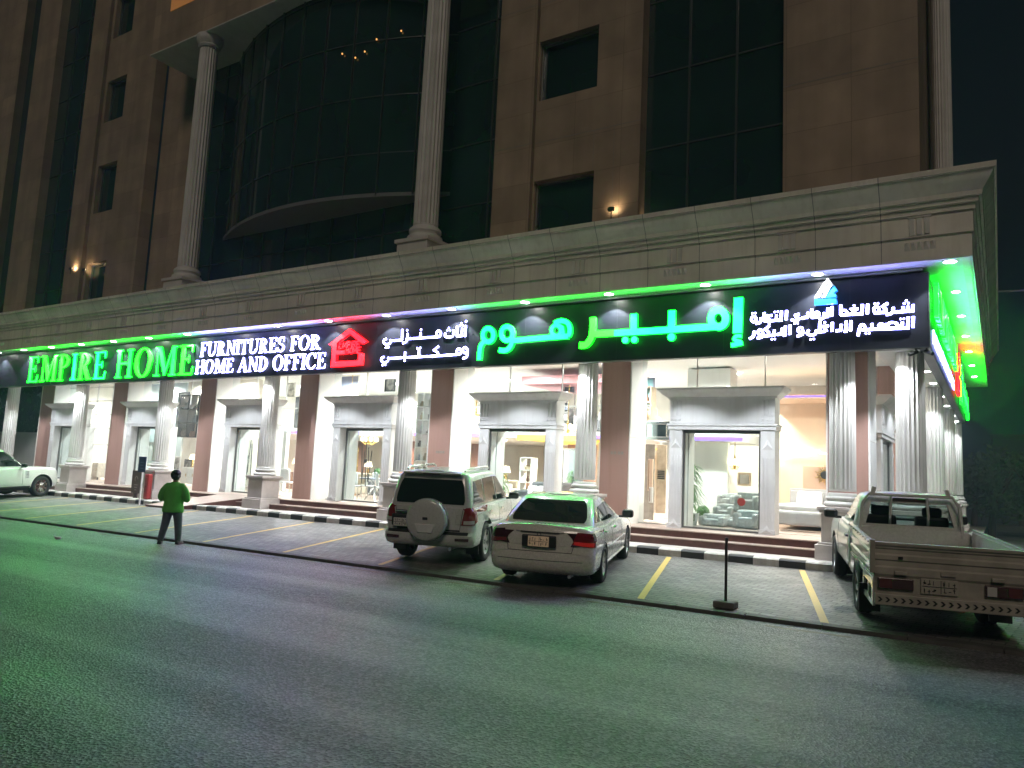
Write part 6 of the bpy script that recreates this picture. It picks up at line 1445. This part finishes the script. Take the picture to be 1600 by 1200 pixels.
# ================================================================== person
def loft(mb, rings):
    """rings: (cx, cy, z, rx, ry) stacked ellipses, capped"""
    n = 20; o = len(mb.v)
    for cx, cy, z, rx, ry in rings: mb.v += [(cx+rx*cos(2*pi*i/n), cy+ry*sin(2*pi*i/n), z) for i in range(n)]
    k = len(rings)
    for j in range(k-1):
        for i in range(n): mb.f.append((o+j*n+i, o+j*n+(i+1) % n, o+(j+1)*n+(i+1) % n, o+(j+1)*n+i)); mb.mi.append(0)
    mb.f.append(tuple(o+i for i in range(n-1, -1, -1))); mb.mi.append(0); mb.f.append(tuple(o+(k-1)*n+i for i in range(n))); mb.mi.append(0)
def limb(mb, pts, r, n=14):
    P = smooth_path([tuple(p) for p in pts], 5); R_ = smooth_path([(q,) for q in r], 5); mb.tube(P, [q[0] for q in R_], n)
    for p, q in ((P[0], R_[0][0]), (P[-1], R_[-1][0])): ballm(mb, p, (q, q, q))
def ballm(mb, c, r, n=14):
    mb2 = [(max(.001, sin(pi*k/8)), -cos(pi*k/8)) for k in range(9)]; o = MB(); o.lathe(mb2, (0, 0, 0), n); mb.add([(c[0]+v[0]*r[0], c[1]+v[1]*r[1], c[2]+v[2]*r[2]) for v in o.v], o.f)
def fuse(o, vox, it=4):
    m = o.modifiers.new('fuse', 'REMESH'); m.mode = 'VOXEL'; m.voxel_size = vox; m.use_smooth_shade = True
    s = o.modifiers.new('relax', 'SMOOTH'); s.iterations = it; s.factor = .5
SKIN = mat('skin', (.22, .11, .07), .55, var=.08, scale=12); SHIRT = mat('green_cotton', (.10, .40, .065), .85, var=.12, scale=7, bump=.35, bscale=9)
JEAN = mat('dark_denim', (.08, .092, .115), .85, var=.3, scale=8, bump=.25, bscale=12); HAIR = mat('black_hair', (.006, .006, .007), .5, var=.3, scale=40, bump=.5, bscale=60); SHOE = mat('black_shoe', (.012, .011, .011), .5, var=.2)
px_, py_ = -15.42, 10.30
PR = thing('person', 'person in green T-shirt and dark jeans at the road edge, back turned, forearms raised', 'person', (px_, py_, gz(px_)+.004), rot=(0, 0, radians(38)))
# figure faces +y in its own space; 1.62 m tall
hipz, shz = .82, 1.30
L_foot, R_foot = (-.20, -.02), (.15, .05)
b = MB()
ballm(b, (0, .02, 1.49), (.078, .098, .115)); ballm(b, (0, .06, 1.43), (.056, .07, .06)); ballm(b, (0, .118, 1.475), (.014, .022, .022))
for s in (1, -1): ballm(b, (s*.080, .015, 1.485), (.014, .024, .032)); ballm(b, (s*.03, .098, 1.505), (.014, .012, .010))
limb(b, [(0, -.01, 1.27), (0, 0, 1.42)], [.062, .055])
for s in (1, -1):
    limb(b, [(s*.20, -.02, 1.26), (s*.27, -.03, 1.02), (s*.22, .20, 1.06), (s*.10, .30, 1.14)], [.048, .042, .036, .026])
    hx, hy, hz = s*.075, .335, 1.17; ballm(b, (hx, hy, hz), (.032, .042, .046))
    for k, (L, dz) in enumerate(((.055, .035), (.064, .015), (.060, -.006), (.048, -.026))):
        b.tube([(hx, hy+.02, hz+dz), (hx-s*.018, hy+.03+L*.6, hz+dz+.012), (hx-s*.040, hy+.02+L*.55, hz+dz+.016)], [.010, .009, .007], 8)
    b.tube([(hx, hy, hz+.03), (hx-s*.012, hy+.03, hz+.065), (hx-s*.02, hy+.035, hz+.088)], [.012, .011, .008], 8)
loft(b, [(0, 0, .80, .15, .11), (0, 0, .95, .14, .10), (0, 0, 1.15, .16, .10), (0, 0, 1.28, .12, .07)])
for s, (fx, fy) in ((-1, L_foot), (1, R_foot)): limb(b, [(s*.09, 0, .82), (s*.11+fx*.15, .02, .45), (fx, fy, .07)], [.08, .05, .035])
body = b.build('body', SKIN, PR, world=False, fix=True); fuse(body, .011)
b = MB()
loft(b, [(0, -.005, .69, .225, .165), (0, -.005, .76, .232, .170), (0, -.01, .90, .205, .15), (0, -.015, 1.05, .205, .14), (0, -.02, 1.18, .215, .135), (0, -.02, 1.265, .195, .11), (0, -.01, 1.315, .135, .085), (0, 0, 1.36, .075, .065)])
for s in (1, -1): limb(b, [(s*.145, -.02, 1.262), (s*.225, -.03, 1.17), (s*.272, -.02, 1.04), (s*.268, .01, .99)], [.080, .078, .074, .074])
sh = b.build('shirt', SHIRT, body, world=False); fuse(sh, .014, 3)
b = MB()
loft(b, [(0, 0, .68, .185, .14), (0, -.01, .78, .19, .145), (0, 0, .88, .18, .13)])
for s, (fx, fy) in ((-1, L_foot), (1, R_foot)): limb(b, [(s*.09, -.005, .76), (s*.095+fx*.25, .015, .44), (fx, fy, .10)], [.112, .085, .068])
tr = b.build('trousers', JEAN, body, world=False); fuse(tr, .014, 3)
for s, (fx, fy) in ((-1, L_foot), (1, R_foot)):
    b = MB(); limb(b, [(fx, fy-.05, .045), (fx+s*.02, fy+.08, .042), (fx+s*.04, fy+.15, .035)], [.044, .043, .032]); b.cbox((fx+s*.02, fy+.05, .011), (.085, .26, .022), Matrix.Rotation(-s*.16, 3, 'Z')); so_ = b.build('shoe', SHOE, body, world=False); fuse(so_, .010, 2)
b = MB(); ballm(b, (0, -.005, 1.535), (.098, .112, .095)); ballm(b, (0, -.045, 1.475), (.092, .082, .085)); rnd = random.Random(3)
for k in range(70):
    a = rnd.uniform(0, 2*pi); e = rnd.uniform(-.5, 1.3); b_ = (.095*cos(e)*cos(a), -.02+.105*cos(e)*sin(a)-.02, 1.52+.095*sin(e))
    if b_[1] < .05 or b_[2] > 1.56: ballm(b, b_, (.018, .018, .02), 8)
hr = b.build('hair', HAIR, body, world=False); fuse(hr, .011, 1)
# ================================================================== street furniture
x, y = -3.36, 11.12; z = zpark(x, y)
t = thing('marker_post', 'thin dark steel post on a square base at the road edge', 'post', (x, y, z))
b = MB(); b.tube([(x, y, z+.04), (x, y, z+.98)], .021, 12); b.build('pole', mat('dark_steel', (.035, .03, .028), .55, var=.2, bump=.1), t, smooth=40)
b = MB(); b.box(x-.15, x+.15, y-.13, y+.13, z, z+.10); b.build('base', mat('rough_concrete', (.11, .10, .085), .85, var=.25, scale=12, bump=.3), t, bevel=.02)
b = MB(); b.lathe([(.026, z+.94), (.026, z+.99), (.001, z+1.0)], (x, y, 0), 12); b.build('cap', CBLK, t)
Y0 = 15.5
a = ony(217.5, 789, 15.15); tp = ony(226.5, 716, 15.15); zb_ = zpark(a.x, 15.15)
t = thing('parking_sign', 'small blue sign on a slender white pole at the kerb', 'sign', (a.x, 15.15, zb_))
b = MB(); b.tube([(a.x, 15.15, zb_), (a.x, 15.15, tp.z+.05)], .028, 10); b.build('pole', WHITE, t, smooth=40)
b = MB(); b.box(a.x-.22, a.x+.22, 15.10, 15.118, tp.z-.48, tp.z+.05); b.build('panel', mat('blue_sign', (.02, .04, .14), .4, var=.1), t, bevel=.01)
b = MB()
for k in range(3): b.box(a.x-.10, a.x+.10, 15.094, 15.10, tp.z-.36+k*.10, tp.z-.33+k*.10)
b.build('faint_lettering', mat('dull_blue', (.10, .14, .26), .5, var=0), t)
a = ony(206, 770, 15.9); c = ony(221, 737, 15.9)
t = thing('information_board', 'brown upright information board with pale emblem beside the white sign pole', 'board', ((a.x+c.x)/2, 15.9, gz(a.x)+.45))
BB = mat('board_brown', (.075, .042, .035), .45, var=.12, scale=6)
b = MB(); b.box(a.x, c.x+.08, 15.85, 15.95, a.z, c.z+.03); b.build('panel', BB, t, bevel=.01)
b = MB(); xm = (a.x+c.x)/2+.05; zm = (a.z+c.z)/2
ribbon(b, [(xm+.09*cos(q), zm+.12+.09*sin(q)) for q in (0, .8, 1.6, 2.4, 3.2, 4.0)], .025, lambda u, v, d: (u, 15.85-d, v), 0, .006)
for k in range(3): b.box(xm-.10+.02*k, xm+.10-.02*k, 15.843, 15.85, zm-.10-.09*k, zm-.075-.09*k)
b.build('emblem', mat('pale_print', (.28, .24, .21), .5, var=.1), t)
for xx in (a.x+.15, c.x-.12): b = MB(); b.box(xx, xx+.09, 15.86, 15.94, gz(a.x)+.446, a.z); b.build('leg', BB, t)
a = ony(225, 784, 15.75); c = ony(237, 741, 15.75)
t = thing('fire_cabinet', 'tall red fire hose cabinet standing behind the white sign pole', 'cabinet', ((a.x+c.x)/2, 15.75, gz(a.x)+.446)); RP = mat('fire_red', (.33, .03, .03), .4, var=.12)
b = MB(); b.box(a.x, c.x-.05, 15.68, 15.85, gz(a.x)+.446, c.z); b.build('case', RP, t, bevel=.04); b = MB(); b.box(a.x+.06, c.x-.12, 15.665, 15.68, gz(a.x)+.7, c.z-.12); b.build('door', mat('dark_fire_red', (.20, .02, .02), .3, var=.1), t, bevel=.01)
# boundary wall and gate beyond the left end
gy = 18.6; q = ony(40, 678, gy)
t = thing('boundary_wall', 'low white boundary wall beyond the left end of the colonnade', 'wall', (-42, gy, 0)); b = MB(); b.box(-55, -38.9, gy, gy+.2, -.2, q.z); b.box(-55, -38.85, gy-.05, gy+.25, q.z, q.z+.08); b.build('wall', mat('dirty_white_wall', (.42, .43, .40), .7, var=.15, scale=1), t)
t = thing('side_gate', 'dark metal gate between white boundary wall and last brown pier', 'gate', (-38, gy, 0)); b = MB(); b.box(-38.8, -37.0, gy+.05, gy+.12, 0, q.z-.12); b.build('panel', BLK, t)
for xx in (-38.85, -37.05): b = MB(); b.box(xx, xx+.08, gy, gy+.16, 0, q.z+.05); b.build('gate_post', MULL, t)
b = MB(); b.box(-60, -37.2, 21.5, 21.8, 0, 7.4); b.build('annex_wall', mat('dark_green_glass', (.012, .03, .024), .25, var=.2), BLD)
# cameras under the sign corner
for k, (px, py, dx) in enumerate(((1431, 545, -1), (1448, 546, 1))):
    p = ony(px, py, 15.55); t = thing('security_camera', ('dark bullet camera under the sign corner pointing left', 'dark bullet camera under the sign corner pointing right')[k], 'camera', (p.x, 15.55, 4.45))
    b = MB(); b.tube([(p.x-dx*.02, 15.55, 4.40), (p.x+dx*.10, 15.42, 4.33)], .035, 10); b.build('barrel', CBLK, t, smooth=40); b = MB(); b.tube([(p.x, 15.56, 4.475), (p.x, 15.55, 4.39)], .014, 8); b.build('bracket', MULL, t)
# litter on the road
def road_at(px, py): d = ray(px, py); k = (-CAM_H+.0)/d.z; return d.x*k, d.y*k
for k, (px, py, s, lb) in enumerate(((88, 836, .13, 'crumpled pale litter on the asphalt at the far left'), (1178, 1127, .035, 'small pale pebble on the near asphalt, lower right'), (985, 943, .03, 'tiny pale scrap on the asphalt in front of the saloon'))):
    x, y = road_at(px, py); z = gz(x); rnd = random.Random(k+5); b = MB()
    for q in range(3 if k == 0 else 1):
        ox, oy = rnd.uniform(-s, s), rnd.uniform(-s, s)*.4; o = MB(); o.lathe([(max(.001, sin(pi*i/5)), -cos(pi*i/5)) for i in range(6)], (0, 0, 0), 7); b.add([(x+ox+v[0]*s*.6*rnd.uniform(.6, 1.1), y+oy+v[1]*s*.5*rnd.uniform(.6, 1.1), z+s*.22+v[2]*s*.22) for v in o.v], o.f)
    tag(b.build('litter', mat('pale_paper', (.45, .44, .40), .8, var=.15), None), lb, 'litter')
# overhead cable to the right
p = ony(1556, 455.5, 24); q = ony(1760, 444, 24)
t = thing('overhead_cable', 'thin pale cable leaving the cornice towards the right', 'cable', tuple(p)); b = MB(); b.tube([(p.x-.4, 24, p.z), p, (lerp(p.x, q.x, .5), 24, lerp(p.z, q.z, .5)-.04), q], .024, 6); b.build('wire', mat('cable_grey', (.22, .24, .26), .5, var=0), t)
# dark far building and trees on the right
t = thing('distant_building', 'dark flat roofed building far off at the right edge', 'building', (20, 92, -1)); NB = mat('night_wall', (.018, .018, .02), .8, var=.15)
p = ony(1552, 686, 92); b = MB(); b.box(p.x, p.x+22, 92, 104, -2, p.z); b.build('wall', NB, t); b = MB(); b.box(p.x-.25, p.x+22.2, 91.8, 104.2, p.z, p.z+.5); b.build('parapet', NB, t)
for k in range(4): b = MB(); b.box(p.x+1.5+k*3, p.x+3+k*3, 91.9, 92.0, p.z-4, p.z-2.2); b.build('window', DGLASS, t)
NLEAF = mat('night_leaf', (.04, .07, .03), .6, var=.5, scale=3)
def tree(x, y, h, r, label, seed, n=900):
    rnd = random.Random(seed); t = thing('tree', label, 'tree', (x, y, -.3), group='trees beyond the side street')
    b = MB(); b.tube([(x, y, -.5), (x+.1, y, h*.3), (x+.05, y+.1, h*.6)], [.17, .13, .07], 8)
    for k in range(5): a = rnd.uniform(0, 6.3); b.tube([(x+.08, y, h*rnd.uniform(.25, .5)), (x+r*.6*cos(a), y+r*.6*sin(a), h*rnd.uniform(.55, .85))], [.07, .02], 6)
    b.build('trunk', mat('bark', (.07, .05, .035), .9, var=.3), t); b = MB()
    cl = [(x+r*rnd.uniform(-.6, .6), y+r*rnd.uniform(-.6, .6), h*rnd.uniform(.32, .9), r*rnd.uniform(.3, .55)) for _ in range(12)]
    for k in range(n):
        cx, cy, cz, cr = rnd.choice(cl); v = Vector((rnd.gauss(0, 1), rnd.gauss(0, 1), rnd.gauss(0, .8))).normalized()*cr*rnd.uniform(.5, 1.05); c = Vector((cx, cy, cz))+v
        o = Vector((rnd.gauss(0, 1), rnd.gauss(0, 1), rnd.gauss(0, 1))).normalized(); q = o.orthogonal().normalized(); s = rnd.uniform(.09, .18); b.add([c-o*s, c-q*s*.5, c+o*s, c+q*s*.5], [(0, 1, 2, 3)])
    b.build('crown', NLEAF, t, fix=False)
for k, (x, y, h, r, lb) in enumerate(((-.4, 39, 3.6, 1.7, 'dark bushy tree nearest the end of the side front, behind the pickup'), (1.6, 41, 3.9, 1.8, 'dark tree at the right edge, behind the pickup tray'), (-1.3, 50, 4.2, 2.0, 'dark tree farthest back, close to the building end'), (1.0, 56, 4.6, 2.3, 'dark tree just below the distant flat roofed building'), (4.0, 44, 4.2, 2.0, 'dark tree beside the pickup tray, farthest right'))): tree(x, y, h, r, lb, 20+k, 1300)

# warm night air between the lamps and the dark storeys
b = MB(); b.box(-75, 30, -30, 112, -4.5, 44); hz = bpy.data.materials.new('night_haze'); hz.use_nodes = True; nt = hz.node_tree; nt.nodes.remove(nt.nodes['Principled BSDF'])
pv = nt.nodes.new('ShaderNodeVolumePrincipled'); pv.inputs['Density'].default_value = .0018; pv.inputs['Color'].default_value = (.62, .88, 1, 1); nt.links.new(pv.outputs[0], nt.nodes['Material Output'].inputs['Volume'])
o = b.build('haze', hz); o['kind'] = 'stuff'
